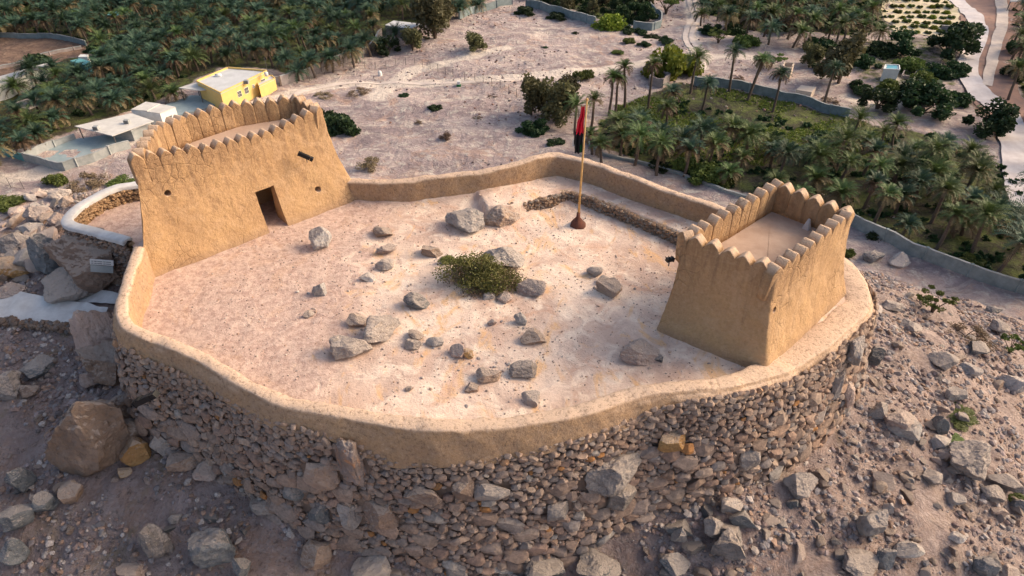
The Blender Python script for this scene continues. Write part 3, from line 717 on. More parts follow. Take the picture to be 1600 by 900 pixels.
def tower(name, base, top, zbot, floor_z, thick, label, cuts, nmerl, seed, merlon_h=1.25, crest=.29):
    """base: corners at ground (x,y,z); top: corners of the outer wall crest (x,y,z of merlon tips)"""
    root = put(name, None, label=label, cat="tower", loc=(float(np.mean([b[0] for b in base])), float(np.mean([b[1] for b in base])), 0))
    ox = np.array(root.location)
    A, B = chaikin(base, top, .24); A, B = dense_pair(A, B, .12); n = len(A)
    Bc = B.copy(); Bc[:, 2] -= crest
    nb = normals2(B[:, :2], True)                  # outward
    c = B[:, :2].mean(0)
    if ((B[:, :2] - c) * nb).sum() < 0: nb = -nb
    rows = []; low = A + (A - Bc) * ((A[:, 2:3] - zbot) / (Bc[:, 2:3] - A[:, 2:3])) * .6; low[:, 2] = zbot
    K = 44
    for k in range(4): rows.append(low * (1 - k / 4) + A * (k / 4))
    for k in range(K + 1):
        t = k / K; q = A * (1 - t) + Bc * t; bulge = -.16 * math.sin(math.pi * t)      # slightly concave batter
        q[:, :2] += nb * bulge; rows.append(q)
    inn = Bc.copy(); inn[:, :2] -= nb * thick; rows.append((Bc + inn) / 2); rows.append(inn)
    for t in np.linspace(0, 1, 10)[1:]:
        q = inn.copy(); q[:, 2] = inn[:, 2] * (1 - t) + floor_z * t; rows.append(q)
    V = np.array(rows); nr = len(V); V = V.reshape(-1, 3)
    d = .06 * fbm(V * .9 + seed, 3, seed) + .028 * fbm(V * 4 + seed, 3, seed + 1)
    fade = np.clip((B[:, 2].mean() - crest - V[:, 2]) / 1.0, .15, 1); d = d * fade
    V[:, :2] += np.tile(nb, (nr, 1)) * d[:, None]
    ii = np.arange(nr * n).reshape(nr, n); j = np.roll(ii, -1, 1)
    F = [list(f) for f in np.stack([ii[:-1].ravel(), j[:-1].ravel(), j[1:].ravel(), ii[1:].ravel()], 1)]
    V = V - ox
    me = bpy.data.meshes.new("tower_wall"); me.from_pydata([tuple(v) for v in V], [], F + [list(ii[0][::-1])] + [list(ii[-1])]); me.update()
    bm = bmesh.new(); bm.from_mesh(me); bmesh.ops.recalc_face_normals(bm, faces=bm.faces); bmesh.ops.triangulate(bm, faces=[f for f in bm.faces if len(f.verts) > 4]); bm.to_mesh(me); bm.free()
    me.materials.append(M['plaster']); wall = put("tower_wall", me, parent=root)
    # openings cut through the plaster, one after the other
    for (cpos, along, out, w_, h_, dep, kind) in cuts:
        bm = bmesh.new()
        if kind in ('hole', 'pit'):                # where the line of sight meets the plaster
            bv_ = BVHTree.FromPolygons([v.co + Vector(ox) for v in wall.data.vertices], [tuple(f.vertices) for f in wall.data.polygons])
            cpos = bv_.ray_cast(Vector((0, 0, CAM_H)), Vector(ray(*cpos)).normalized())[0]
        cpos = np.array(cpos) - ox; a_ = Vector((along[0], along[1], 0)).normalized(); o_ = Vector((out[0], out[1], 0)).normalized()
        Mx = Matrix(((a_.x, o_.x, 0, cpos[0]), (a_.y, o_.y, 0, cpos[1]), (0, 0, 1, cpos[2]), (0, 0, 0, 1)))
        if kind == 'pit':                          # pressed into the plaster
            bm.from_mesh(wall.data); c_ = Vector(cpos); rad_ = lambda v: ((v.co - c_) - o_ * (v.co - c_).dot(o_)).length
            near = [f for f in bm.faces if (f.calc_center_median() - c_).length < .4]
            bmesh.ops.subdivide_edges(bm, edges=list({e for f in near for e in f.edges}), cuts=4, use_grid_fill=True)
            for v in bm.verts:
                if (v.co - c_).length < .4 and rad_(v) < w_ / 2: v.co -= o_ * dep
            bm.to_mesh(wall.data); bm.free(); nm = wall.data; continue
        if kind == 'door': bx(bm, -w_/2, w_/2, -dep, 1.0, 0, h_, Mx)
        elif kind == 'room': bx(bm, -w_/2 - .15, w_/2 - .15, -dep, 0, -.03, h_, Mx)
        else:
            r_ = bmesh.ops.create_cone(bm, cap_ends=True, segments=14, radius1=w_/2, radius2=w_/2, depth=2 * dep)
            Rx = Matrix.Rotation(math.pi/2, 4, 'X')
            for v in r_['verts']: v.co = Mx @ (Rx @ v.co)
        bmesh.ops.recalc_face_normals(bm, faces=bm.faces)
        cme = bpy.data.meshes.new("c"); bm.to_mesh(cme); bm.free(); co = bpy.data.objects.new("c", cme); C.objects.link(co); co.location = root.location
        md = wall.modifiers.new("b", 'BOOLEAN'); md.operation = 'DIFFERENCE'; md.object = co; md.solver = 'EXACT'
        bpy.context.view_layer.update(); dg = bpy.context.evaluated_depsgraph_get()
        nm = bpy.data.meshes.new_from_object(wall.evaluated_get(dg)); wall.modifiers.clear(); wall.data = nm; nm.name = "tower_wall"
        bpy.data.objects.remove(co)
    nm.polygons.foreach_set("use_smooth", np.full(len(nm.polygons), True, bool))
    bm = bmesh.new(); bm.from_mesh(nm)
    for e in bm.edges:
        if len(e.link_faces) == 2 and e.calc_face_angle(0) > .9: e.smooth = False
    bm.to_mesh(nm); bm.free()
    # roof floor
    bm = bmesh.new(); q = inn.copy(); bm.faces.new([bm.verts.new((v[0] - nb[i, 0] * -.06 - ox[0], v[1] - nb[i, 1] * -.06 - ox[1], floor_z + .015)) for i, v in enumerate(q)])
    bmesh.ops.recalc_face_normals(bm, faces=bm.faces)
    for f in bm.faces:
        if f.normal.z < 0: f.normal_flip()
    bmesh_obj(bm, "roof_floor", M['rooffloor'], parent=root)
    # merlons
    B3 = np.vstack([B, B[:1]]); L = np.r_[0, np.cumsum(np.linalg.norm(np.diff(B3[:, :2], axis=0), axis=1))]; tot = L[-1]; sp = tot / nmerl
    vari = []
    for v_ in range(5):
        bm = bmesh.new(); w2 = sp * .5 - .006; T2 = thick / 2 + .022; H = merlon_h
        prof = [(-w2, 0), (w2, 0), (w2, H - .26), (w2 * .72, H - .15), (w2 * .18, H - .01), (0, H), (-w2 * .18, H - .01), (-w2 * .72, H - .15), (-w2, H - .26)]
        fr = [bm.verts.new((x, -T2, z)) for x, z in prof]; bk = [bm.verts.new((x, T2, z)) for x, z in prof]
        bm.faces.new(fr); bm.faces.new(bk[::-1])
        for i in range(len(prof)): bm.faces.new((fr[i], bk[i], bk[(i+1) % len(prof)], fr[(i+1) % len(prof)]))
        bmesh.ops.recalc_face_normals(bm, faces=bm.faces)
        bmesh.ops.bevel(bm, geom=[e for e in bm.edges if e.calc_length() > .03 and e.calc_face_angle(0) > .6 and max(v.co.z for v in e.verts) > .05], offset=.035, segments=3, affect='EDGES', profile=.55)
        bmesh.ops.triangulate(bm, faces=[f for f in bm.faces if len(f.verts) > 4]); bmesh.ops.subdivide_edges(bm, edges=[e for e in bm.edges if e.calc_length() > .25], cuts=2, use_grid_fill=True)
        co_ = np.array([v.co[:] for v in bm.verts]); dd = .018 * fbm(co_ * 3.2 + v_ * 9, 3, 70 + v_)
        ddx = .02 * fbm(co_ * 3.2 + v_ * 9 + 50, 3, 71 + v_)
        for v, e_, e2 in zip(bm.verts, dd, ddx):
            tz = min(1, max(0, v.co.z / (H - .38)))
            if v.co.y < 0: v.co.y += .075 * (1 - tz)
            v.co.y += e_; v.co.x += e2; v.co.z += e_ * .8
        mm = bpy.data.meshes.new("merlon"); bm.to_mesh(mm); bm.free(); mm.materials.append(M['plaster']); mm.polygons.foreach_set("use_smooth", np.full(len(mm.polygons), True, bool)); vari.append(mm)
    for i in range(nmerl):
        s = (i + .5) * sp; x, y, z = [np.interp(s, L, B3[:, k]) for k in range(3)]
        j_ = int(np.searchsorted(L, s)) % n; o_ = nb[j_]; ang = math.atan2(o_[1], o_[0]) + math.pi / 2
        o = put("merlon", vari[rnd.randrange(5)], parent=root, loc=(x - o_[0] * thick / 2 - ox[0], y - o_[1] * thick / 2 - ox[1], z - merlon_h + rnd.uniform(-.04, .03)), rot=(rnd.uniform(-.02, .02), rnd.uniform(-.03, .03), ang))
    return root
M['rooffloor'] = simple("roof_mud_floor", (.50, .37, .29), (.40, .28, .215), 1.1, .95, .5)

FLb = P(222, 442, 0); FRb = P(566, 308, 0)
t1_base = [FLb, FLb * .67 + FRb * .33, FLb * .35 + FRb * .65, FRb, np.array([-8.9, 29.8, 0]), np.array([-12.2, 28.9, 0]), np.array([-14.6, 27.0, 0]), np.array([-15.3, 24.4, 0])]
t1_top = [np.array([-13.55, 21.95, 4.85]), np.array([-11.75, 23.8, 4.3]), np.array([-10.0, 25.65, 4.0]), np.array([-8.05, 27.65, 4.3]), np.array([-9.3, 28.75, 4.35]), np.array([-11.9, 27.65, 4.5]), np.array([-13.5, 26.0, 4.6]), np.array([-13.95, 24.4, 4.85])]
al1 = (FRb - FLb)[:2]; al1 = al1 / np.linalg.norm(al1); out1 = np.array([al1[1], -al1[0]])
def on_facade(a, b, out, px, py, inset=0.0):       # where the pixel ray meets the plane through a, b
    d = ray(px, py); n = np.array([out[0], out[1], 0]); t = ((np.array([a[0], a[1], 0]) - np.array([0, 0, CAM_H]) - n * inset) @ n) / (d @ n)
    return np.array([0, 0, CAM_H]) + d * t
door = on_facade(FLb, FRb, out1, 437, 362); door[2] = -.05
def hole(a, b, out, px, py, inset): return on_facade(a, b, out, px, py, inset)
h1 = (262, 302); h2 = (497, 296)
T1 = tower("large_fort_tower", t1_base, t1_top, -2.0, 3.42, .36, "large ochre mud tower with a dark doorway and toothed parapet",
      [(h1, al1, out1, .26, 0, .7, 'hole'), (door, al1, out1, .85, 1.8, 1.0, 'door'), (door - np.array([out1[0], out1[1], 0]) * .99, al1, out1, 2.2, 2.1, 1.5, 'room'), (h2, al1, out1, .25, 0, .45, 'pit')], 37, 3)
Lb, Fb, Rb = P(1022, 515, 0), P(1196, 586, 0), P(1326, 458, 0); Bb = Lb + Rb - Fb + np.array([.3, .3, 0])
t2_base = [Fb, Rb, Bb, Lb]
t2_top = [np.array([8.0, 16.5, 3.85]), np.array([11.9, 20.25, 3.65]), np.array([9.7, 22.3, 3.75]), np.array([5.45, 18.6, 3.8])]
al2 = (Rb - Fb)[:2]; al2 = al2 / np.linalg.norm(al2); out2 = np.array([al2[1], -al2[0]])
h3 = (1210, 484)
T2 = tower("small_fort_tower", t2_base, t2_top, -1.0, 2.55, .34, "small square ochre mud tower with toothed parapet at the right corner",
      [(h3, al2, out2, .24, 0, .7, 'hole')], 31, 8)
# small white peaked vent on the small tower's roof
bm = bmesh.new(); q = P(1260, 357, 2.56)
bmesh.ops.create_cone(bm, cap_ends=True, segments=4, radius1=.19, radius2=.05, depth=.42, matrix=Matrix.Translation((q[0] - T2.location.x, q[1] - T2.location.y, 2.56 + .2)))
bmesh.ops.bevel(bm, geom=list(bm.edges), offset=.02, segments=2, affect='EDGES'); bmesh_obj(bm, "vent_cap", M['whitecap'], parent=T2)

# foot of plaster along the tower bases is part of the towers' batter; low stone kerb of the ledge
kp = catmull(np.array([P(790, 326, .2)[:2], P(850, 310, .4)[:2], P(894, 300, .45)[:2], P(960, 322, .45)[:2], P(1060, 364, .45)[:2], P(1110, 385, .45)[:2]]), step=.07, n=10)
kn = normals2(kp); kn = kn * np.sign(-(kn[:, 1:2]) + 1e-9)
n = len(kp) * 13; id_ = rng.integers(0, len(kp), n)
zz = rng.uniform(.02, .43, n); T_ = np.stack([kp[id_, 0], kp[id_, 1], zz], 1); T_[:, :2] += kn[id_] * rng.uniform(-.02, .16, (n, 1)) * (1.2 - zz[:, None])
S_ = rng.uniform(.05, .11, (n, 1)) * np.stack([rng.uniform(.9, 1.4, n), rng.uniform(.8, 1.1, n), rng.uniform(.5, .9, n)], 1)
b1 = [rock_arr(1, 300 + k, 6, .05, .55, .9) for k in range(8)]
V, F, own = merge_inst(b1, rng.integers(0, 8, n), rot_rand(n, rng, .4), S_, T_)
tt = np.array([(.30, .19, .12), (.36, .24, .16), (.24, .16, .11), (.30, .25, .21)])[rng.integers(0, 4, n)] * rng.uniform(.8, 1.15, (n, 1))
kr_ = put("stone_kerb", None, label="low angled kerb of brown rubble stones edging the raised ledge", cat="kerb")
put("kerb_stones", mesh_arr("kerb_stones", V, F, False, tt[own], M['wallstone']), parent=kr_)
V = np.concatenate([np.c_[kp + kn * .02, np.full(len(kp), -.1)], np.c_[kp + kn * .0, np.full(len(kp), .42)], np.c_[kp - kn * .25, np.full(len(kp), .43)]]); m_ = len(kp); a_ = np.arange(m_ - 1)
put("mud_core", mesh_arr("mud_core", V, np.vstack([np.c_[a_, a_+1, a_+1+m_, a_+m_], np.c_[a_+m_, a_+1+m_, a_+1+2*m_, a_+2*m_]]), True, None, M['plaster']), parent=kr_)

# lamps and flag
def fixture(name, pos, dirv, length, label, cat, r=.09):
    root = put(name, None, label=label, cat=cat, loc=pos)
    d = Vector(dirv).normalized(); s_ = d.cross(Vector((0, 0, 1))).normalized(); u_ = s_.cross(d)
    Rm = Matrix((d, s_, u_)).transposed().to_4x4()
    bm = bmesh.new(); bx(bm, -length/2, length*.28, -r, r, -r, r, Rm); bx(bm, -length/2 - .04, -length/2 + .02, -r*1.1, r*1.1, -r*1.15, r*1.1, Rm)
    bmesh.ops.bevel(bm, geom=list(bm.edges), offset=.015, segments=2, affect='EDGES'); bmesh_obj(bm, "lamp_housing", M['black'], parent=root)
    bm = bmesh.new(); bx(bm, length*.30, length/2, -r*1.05, r*1.05, -r, r*.9, Rm)
    for k in range(3): bx(bm, -length*.4 + k*.12, -length*.38 + k*.12, -r*1.2, r*1.2, r, r*1.35, Rm)
    bmesh_obj(bm, "lamp_head", M['black'], parent=root)
    bm = bmesh.new(); tube(bm, [(0, 0, -r), (0, 0, -r - .12), (-d.x*.0 + s_.x*0, 0, -r - .2)], .02); bmesh_obj(bm, "bracket", M['steel'], parent=root)
    return root
q = on_facade(FLb, FRb, out1, 476, 243, .35)
fixture("spotlight", q + np.array([out1[0], out1[1], 0]) * .12, (al1[0] + .5, al1[1] - .5, -.75), .6, "short black floodlight fixed high on the large tower's front", "floodlight", .08)
p_, t_ = G(222, 628)
s_, hh_ = s_of(224, 627); p_, n_ = wall_pt(np.array([s_]), np.array([hh_]))
tw_ = min(t_, depth(224, 627, p_[0][2])) - 1.7; fixture("spotlight", np.array([0, 0, CAM_H]) + ray(228, 623) * tw_, (.75, -.15, .52), 1.2, "long black floodlight sticking out low on the left stone wall", "floodlight", .10)
q = P(1050, 392, 2.6); q = np.array([5.25, 18.5, 2.75])
fixture("spotlight", q, (-.8, -.3, .1), .24, "tiny black fitting on the left corner of the small tower", "floodlight", .07)  # small black fitting of unclear use, built with the floodlight shape
fp, _ = GC(903, 352)
root = put("flagpole", None, label="yellow flagpole standing in the courtyard on a rust red cone", cat="flagpole", loc=fp)
bm = bmesh.new(); tube(bm, [(0, 0, .45), (0, 0, 3.0), (0.01, 0, 5.62)], [.05, .042, .03], 10); bmesh_obj(bm, "pole", M['bamboo'], True, parent=root)
bm = bmesh.new(); tube(bm, [(0, 0, -.03), (0, 0, .08), (0, 0, .2), (0, 0, .34), (0, 0, .42), (0, 0, .66)], [.36, .33, .24, .14, .085, .075], 14)
for v in bm.verts: v.co.x += .02 * math.sin(v.co.y * 17 + v.co.z * 9); v.co.y += .02 * math.sin(v.co.x * 23)
bmesh_obj(bm, "cone_base", M['rust'], True, parent=root)
bm = bmesh.new(); bmesh.ops.create_icosphere(bm, subdivisions=2, radius=.06, matrix=Matrix.Translation((.01, 0, 5.66))); bmesh_obj(bm, "finial", M['bamboo'], True, parent=root)
# limp flag: folded cloth hanging beside the pole, red hoist band over black, white and green folds
fl = put("flag", None, label="limp red, white and black flag hanging at the top of the flagpole", cat="flag", loc=(fp[0], fp[1], fp[2] + 4.9))
def cloth(name, z0, z1, w0, w1, mk, ph, x0=0):
    nz, nx_ = 22, 26; V = []; 
    for i in range(nz + 1):
        t = i / nz; z = z0 + (z1 - z0) * t; ww = w0 + (w1 - w0) * t
        for j in range(nx_ + 1):
            s = j / nx_; V.append((-.04 - x0 - ww * s + .01 * math.sin(9 * z), .07 * math.sin(s * 13 + ph + z * 1.5) * (.3 + s), z - .25 * s * (1 - s) - .1 * s * math.sin(z * 5 + ph)))
    F = [[i*(nx_+1)+j, i*(nx_+1)+j+1, (i+1)*(nx_+1)+j+1, (i+1)*(nx_+1)+j] for i in range(nz) for j in range(nx_)]
    V = np.array(V); F = np.array(F); V2 = V + np.array([0, .012, 0]); n_ = len(V)
    put(name, mesh_arr(name, np.vstack([V, V2]), np.vstack([F, F[:, ::-1] + n_]), True, None, M[mk]), parent=fl)
cloth("red_band", .55, -.62, .12, .32, 'red', 0)
cloth("black_band", -.59, -1.42, .36, .30, 'blackcloth', 1.0)
cloth("white_fold", -.88, -1.12, .10, .12, 'whitecloth', 2.0, .28)
cloth("green_fold", -1.0, -1.38, .08, .10, 'greencloth', .5, .02)

# ------------------------------------------------------------------ terrace beside the large tower
tp = catmull(np.array([P(200, 378, -.35)[:2], P(150, 362, -.3)[:2], P(110, 350, -.25)[:2], P(106, 338, -.25)[:2], P(135, 315, -.3)[:2], P(170, 298, -.3)[:2], P(208, 288, -.3)[:2], np.array([-14.5, 30.2])]), step=.1, n=10)
tn = normals2(tp); cT = np.array([-16.8, 26.3])
if ((tp - cT) * tn).sum() < 0: tn = -tn
ter = put("terrace_wall", None, label="curved stone terrace wall with a white cement cap left of the large tower", cat="wall")
rows = []
for i in range(len(tp)):
    r = []
    for o, z in ((-.24, -.42), (-.24, -.27), (-.2, -.24), (0, -.225), (.2, -.24), (.24, -.27), (.24, -.42)): r.append((*(tp[i] + tn[i] * o), z + .02 * math.sin(i * .3)))
    rows.append(r)
rows = [[tuple(np.mean(rows[0], 0))] * 7] + rows + [[tuple(np.mean(rows[-1], 0))] * 7]
V = np.array(rows); n1, n2 = V.shape[:2]; ii = np.arange(n1*n2).reshape(n1, n2)
F = np.stack([ii[:-1, :-1].ravel(), ii[1:, :-1].ravel(), ii[1:, 1:].ravel(), ii[:-1, 1:].ravel()], 1)
V = V.reshape(-1, 3); V[:, 2] += .02 * fbm(V * 3, 2, 5)
put("cement_cap", mesh_arr("cement_cap", V, F, True, None, M['whitecap']), parent=ter)
rows = []
for i in range(len(tp)):
    rows.append([(*(tp[i] + tn[i] * o), z) for o, z in ((-.12, -1.5), (-.12, -.4), (.12, -.4), (.2, -3.4))])
V = np.array(rows); n1, n2 = V.shape[:2]; ii = np.arange(n1*n2).reshape(n1, n2); F = np.stack([ii[:-1, :-1].ravel(), ii[1:, :-1].ravel(), ii[1:, 1:].ravel(), ii[:-1, 1:].ravel()], 1)
put("earth_core", mesh_arr("earth_core", V.reshape(-1, 3), F, True, None, M['mortar']), parent=ter)
n = 4200; id_ = rng.integers(0, len(tp), n); side = rng.random(n) < .62
hz = np.where(side, rng.uniform(-3.1, -.42, n), rng.uniform(-1.3, -.42, n)); off = np.where(side, .16 + (-.4 - hz) * .03, -.15)
T_ = np.stack([tp[id_, 0] + tn[id_, 0] * off, tp[id_, 1] + tn[id_, 1] * off, hz], 1); T_[:, :2] += rng.uniform(-.05, .05, (n, 2))
S_ = rng.uniform(.06, .12, (n, 1)) * np.stack([rng.uniform(.9, 1.3, n), rng.uniform(.9, 1.1, n), rng.uniform(.6, .8, n)], 1)
V, F, own = merge_inst(b1, rng.integers(0, 8, n), rot_rand(n, rng, .3), S_, T_)
tt = np.where(side[:, None], PAL[rng.integers(0, 10, n)] * 1.25, np.array([.42, .27, .15])) * rng.uniform(.7, 1.2, (n, 1))
put("stone_courses", mesh_arr("stone_courses", V, F, False, tt[own], M['wallstone']), parent=ter)
poly = np.vstack([tp, [[-13.6, 27.5], [-14.0, 22.5]]]); xs_ = np.arange(-21, -12.5, .15); ys_ = np.arange(21.5, 31, .15); X_, Y_ = np.meshgrid(xs_, ys_)
ok = sdist(X_.ravel(), Y_.ravel(), poly) < .05; ny, nx = X_.shape; ii = np.arange(ny*nx).reshape(ny, nx)
F = np.stack([ii[:-1, :-1].ravel(), ii[:-1, 1:].ravel(), ii[1:, 1:].ravel(), ii[1:, :-1].ravel()], 1); F = F[ok[F].all(1)]; used = np.unique(F); rm = np.full(ny*nx, -1); rm[used] = np.arange(len(used))
V = np.stack([X_.ravel(), Y_.ravel(), np.full(X_.size, -1.1)], 1); V[:, 2] += .06 * fbm(V * 1.5, 4, 9)
put("terrace_floor", mesh_arr("terrace_floor", V[used], rm[F], True, None, M['court']), kind='structure')

# white cement path winding up the left slope, with a kerb of small stones
def pave_strip(): pass
o = strip("path", [(-60, 478), (0, 484), (50, 490), (100, 494), (140, 500), (168, 500)], [1.9, 1.8, 1.6, 1.3, 1.1, .8], M['whitecap'], .24, step=.25, gfun=G)
o2 = strip("path", [(120, 462), (150, 466), (180, 470), (205, 474)], [.7, .7, .6, .5], M['whitecap'], .12, step=.25, gfun=G)
kp = catmull(np.array([G(a, b)[0] for a, b in ((-60, 508), (0, 508), (50, 512), (100, 517), (138, 520))]), step=.09, n=10); n = len(kp) * 5; id_ = rng.integers(0, len(kp), n)
T_ = kp[id_] + rng.uniform(-.13, .13, (n, 3)); T_[:, 2] = hgt(T_[:, 0], T_[:, 1]) + rng.uniform(0, .28, n)
V, F, own = merge_inst(b1, rng.integers(0, 8, n), rot_rand(n, rng, 1), rng.uniform(.07, .14, (n, 1)) * np.ones((n, 3)), T_)
put("path_kerb", mesh_arr("path_kerb", V, F, False, (PAL[rng.integers(0, 10, n)] * .8)[own], M['wallstone']), label="low kerb of dark rubble stones along the white cement path", cat="kerb")

# ------------------------------------------------------------------ hand-placed rocks
M['dustyrock'] = m_rock("dusty_grey_rock", (.34, .29, .265), (.50, .435, .395), (.54, .42, .33)); M['dustybrown'] = m_rock("dusty_brown_rock", (.34, .245, .195), (.46, .345, .28), (.50, .34, .22))
def rk(px, py, w_, h_, mk, lab, where='c', name="rock", cuts=9, rot=None, lo=.5, sub=4):
    if where == 'c': mk = {'greyrock': 'dustyrock', 'brownrock': 'dustybrown'}.get(mk, mk)
    p, t = (GC if where == 'c' else G)(px, py + h_ * .22); W_ = w_ * t / FPX; D_ = W_ * rnd.uniform(.65, .85)
    H_ = max(.56 * W_, (h_ * t / FPX - .45 * W_) / .72); H_ = min(H_, W_ * 1.75)
    return boulder(name, (p[0], p[1], p[2] + H_ * (.27 if where == 'c' else .3)), (W_, D_, H_), mk, lab, rotz=rnd.uniform(-.4, .4) if rot is None else rot, tilt=rnd.uniform(-.15, .15), cuts=cuts, lo=lo, sub=sub)
CR = [
 (726, 343, 66, 46, 'palerock', "large white topped slab lying left of a brown boulder near the ledge"),
 (785, 335, 56, 42, 'brownrock', "rough brown boulder touching the white topped slab"),
 (786, 400, 68, 44, 'palerock', "large whitish boulder behind the green shrub in the courtyard"),
 (675, 391, 34, 24, 'tanrock', "small tan rock just left of the courtyard shrub"),
 (500, 375, 38, 46, 'palerock', "upright pointed pale rock right of the tower doorway"),
 (600, 360, 34, 28, 'tanrock', "brown rock furthest back of the four in a row"),
 (604, 387, 32, 26, 'pinkrock', "pinkish rock second in the row of four"),
 (601, 413, 30, 20, 'greyrock', "dark grey rock third in the row of four"),
 (575, 433, 24, 14, 'palerock', "small pale flat rock nearest in the row of four"),
 (500, 452, 24, 30, 'palerock', "small pale rock alone on the gravelly left part of the courtyard"),
 (651, 468, 42, 38, 'bluerock', "squarish dark grey boulder alone in mid courtyard"),
 (596, 512, 66, 48, 'greyrock', "large grey boulder with an ochre end in the front left cluster"),
 (560, 500, 34, 24, 'brownrock', "brown rock tucked behind the big grey boulder"),
 (549, 542, 66, 30, 'greyrock', "long low dark grey rock in front of the big grey boulder"),
 (650, 524, 30, 12, 'brownrock', "thin flat brown slab right of the big grey boulder"),
 (645, 538, 26, 16, 'greyrock', "small rough dark rock beneath the thin flat slab"),
 (680, 533, 28, 18, 'palerock', "small white and orange rock right of the thin slabs"),
 (715, 548, 26, 30, 'pinkrock', "half buried pinkish rock with a smooth back"),
 (732, 552, 18, 20, 'ochrerock', "small bright ochre rock beside the half buried pinkish rock"),
 (764, 584, 40, 32, 'brownrock', "dark angular rock in front of the white sand patch"),
 (818, 577, 46, 28, 'greyrock', "low rough grey rock right of the dark angular rock"),
 (830, 622, 30, 28, 'greyrock', "dark purple grey rock close behind the front parapet"),
 (737, 605, 24, 12, 'brownrock', "small dark flake lying on the white sand patch"),
 (832, 523, 42, 36, 'tanrock', "faceted tan rock with an orange side in mid courtyard"),
 (813, 498, 20, 26, 'palerock', "small round pale stone behind the faceted tan rock"),
 (829, 451, 46, 22, 'pinkrock', "flat pinkish slab right of the courtyard shrub"),
 (788, 465, 26, 18, 'pinkrock', "small pinkish stone at the foot of the courtyard shrub"),
 (764, 462, 20, 14, 'palerock', "tiny pale stone in front of the courtyard shrub"),
 (950, 449, 42, 38, 'brownrock', "tall brown rock nearer the front of the right hand trio"),
 (943, 436, 24, 20, 'bluerock', "small grey rock resting behind the tall brown rock"),
 (929, 423, 26, 24, 'greyrock', "grey topped rock furthest back of the right hand trio"),
 (1000, 548, 66, 40, 'pinkrock', "large smooth pinkish boulder at the foot of the small tower"),
 (1026, 558, 20, 20, 'bluerock', "small blue grey rock against the large pinkish boulder"),
 (483, 490, 18, 18, 'greyrock', "small grey stone in the left half of the courtyard"),
 (640, 606, 14, 10, 'brownrock', "tiny brown stone near the front of the courtyard"),
 (769, 503, 16, 16, 'pinkrock', "tiny pale pink stone right of centre in the courtyard"),
]
CPOS = [rk(*r_) for r_ in CR]
dp_ = np.vstack([np.array(o.location[:2]) + rng.normal(0, 1, (14, 2)) * (.22 + .45 * max(o.dimensions[:2])) for o in CPOS])
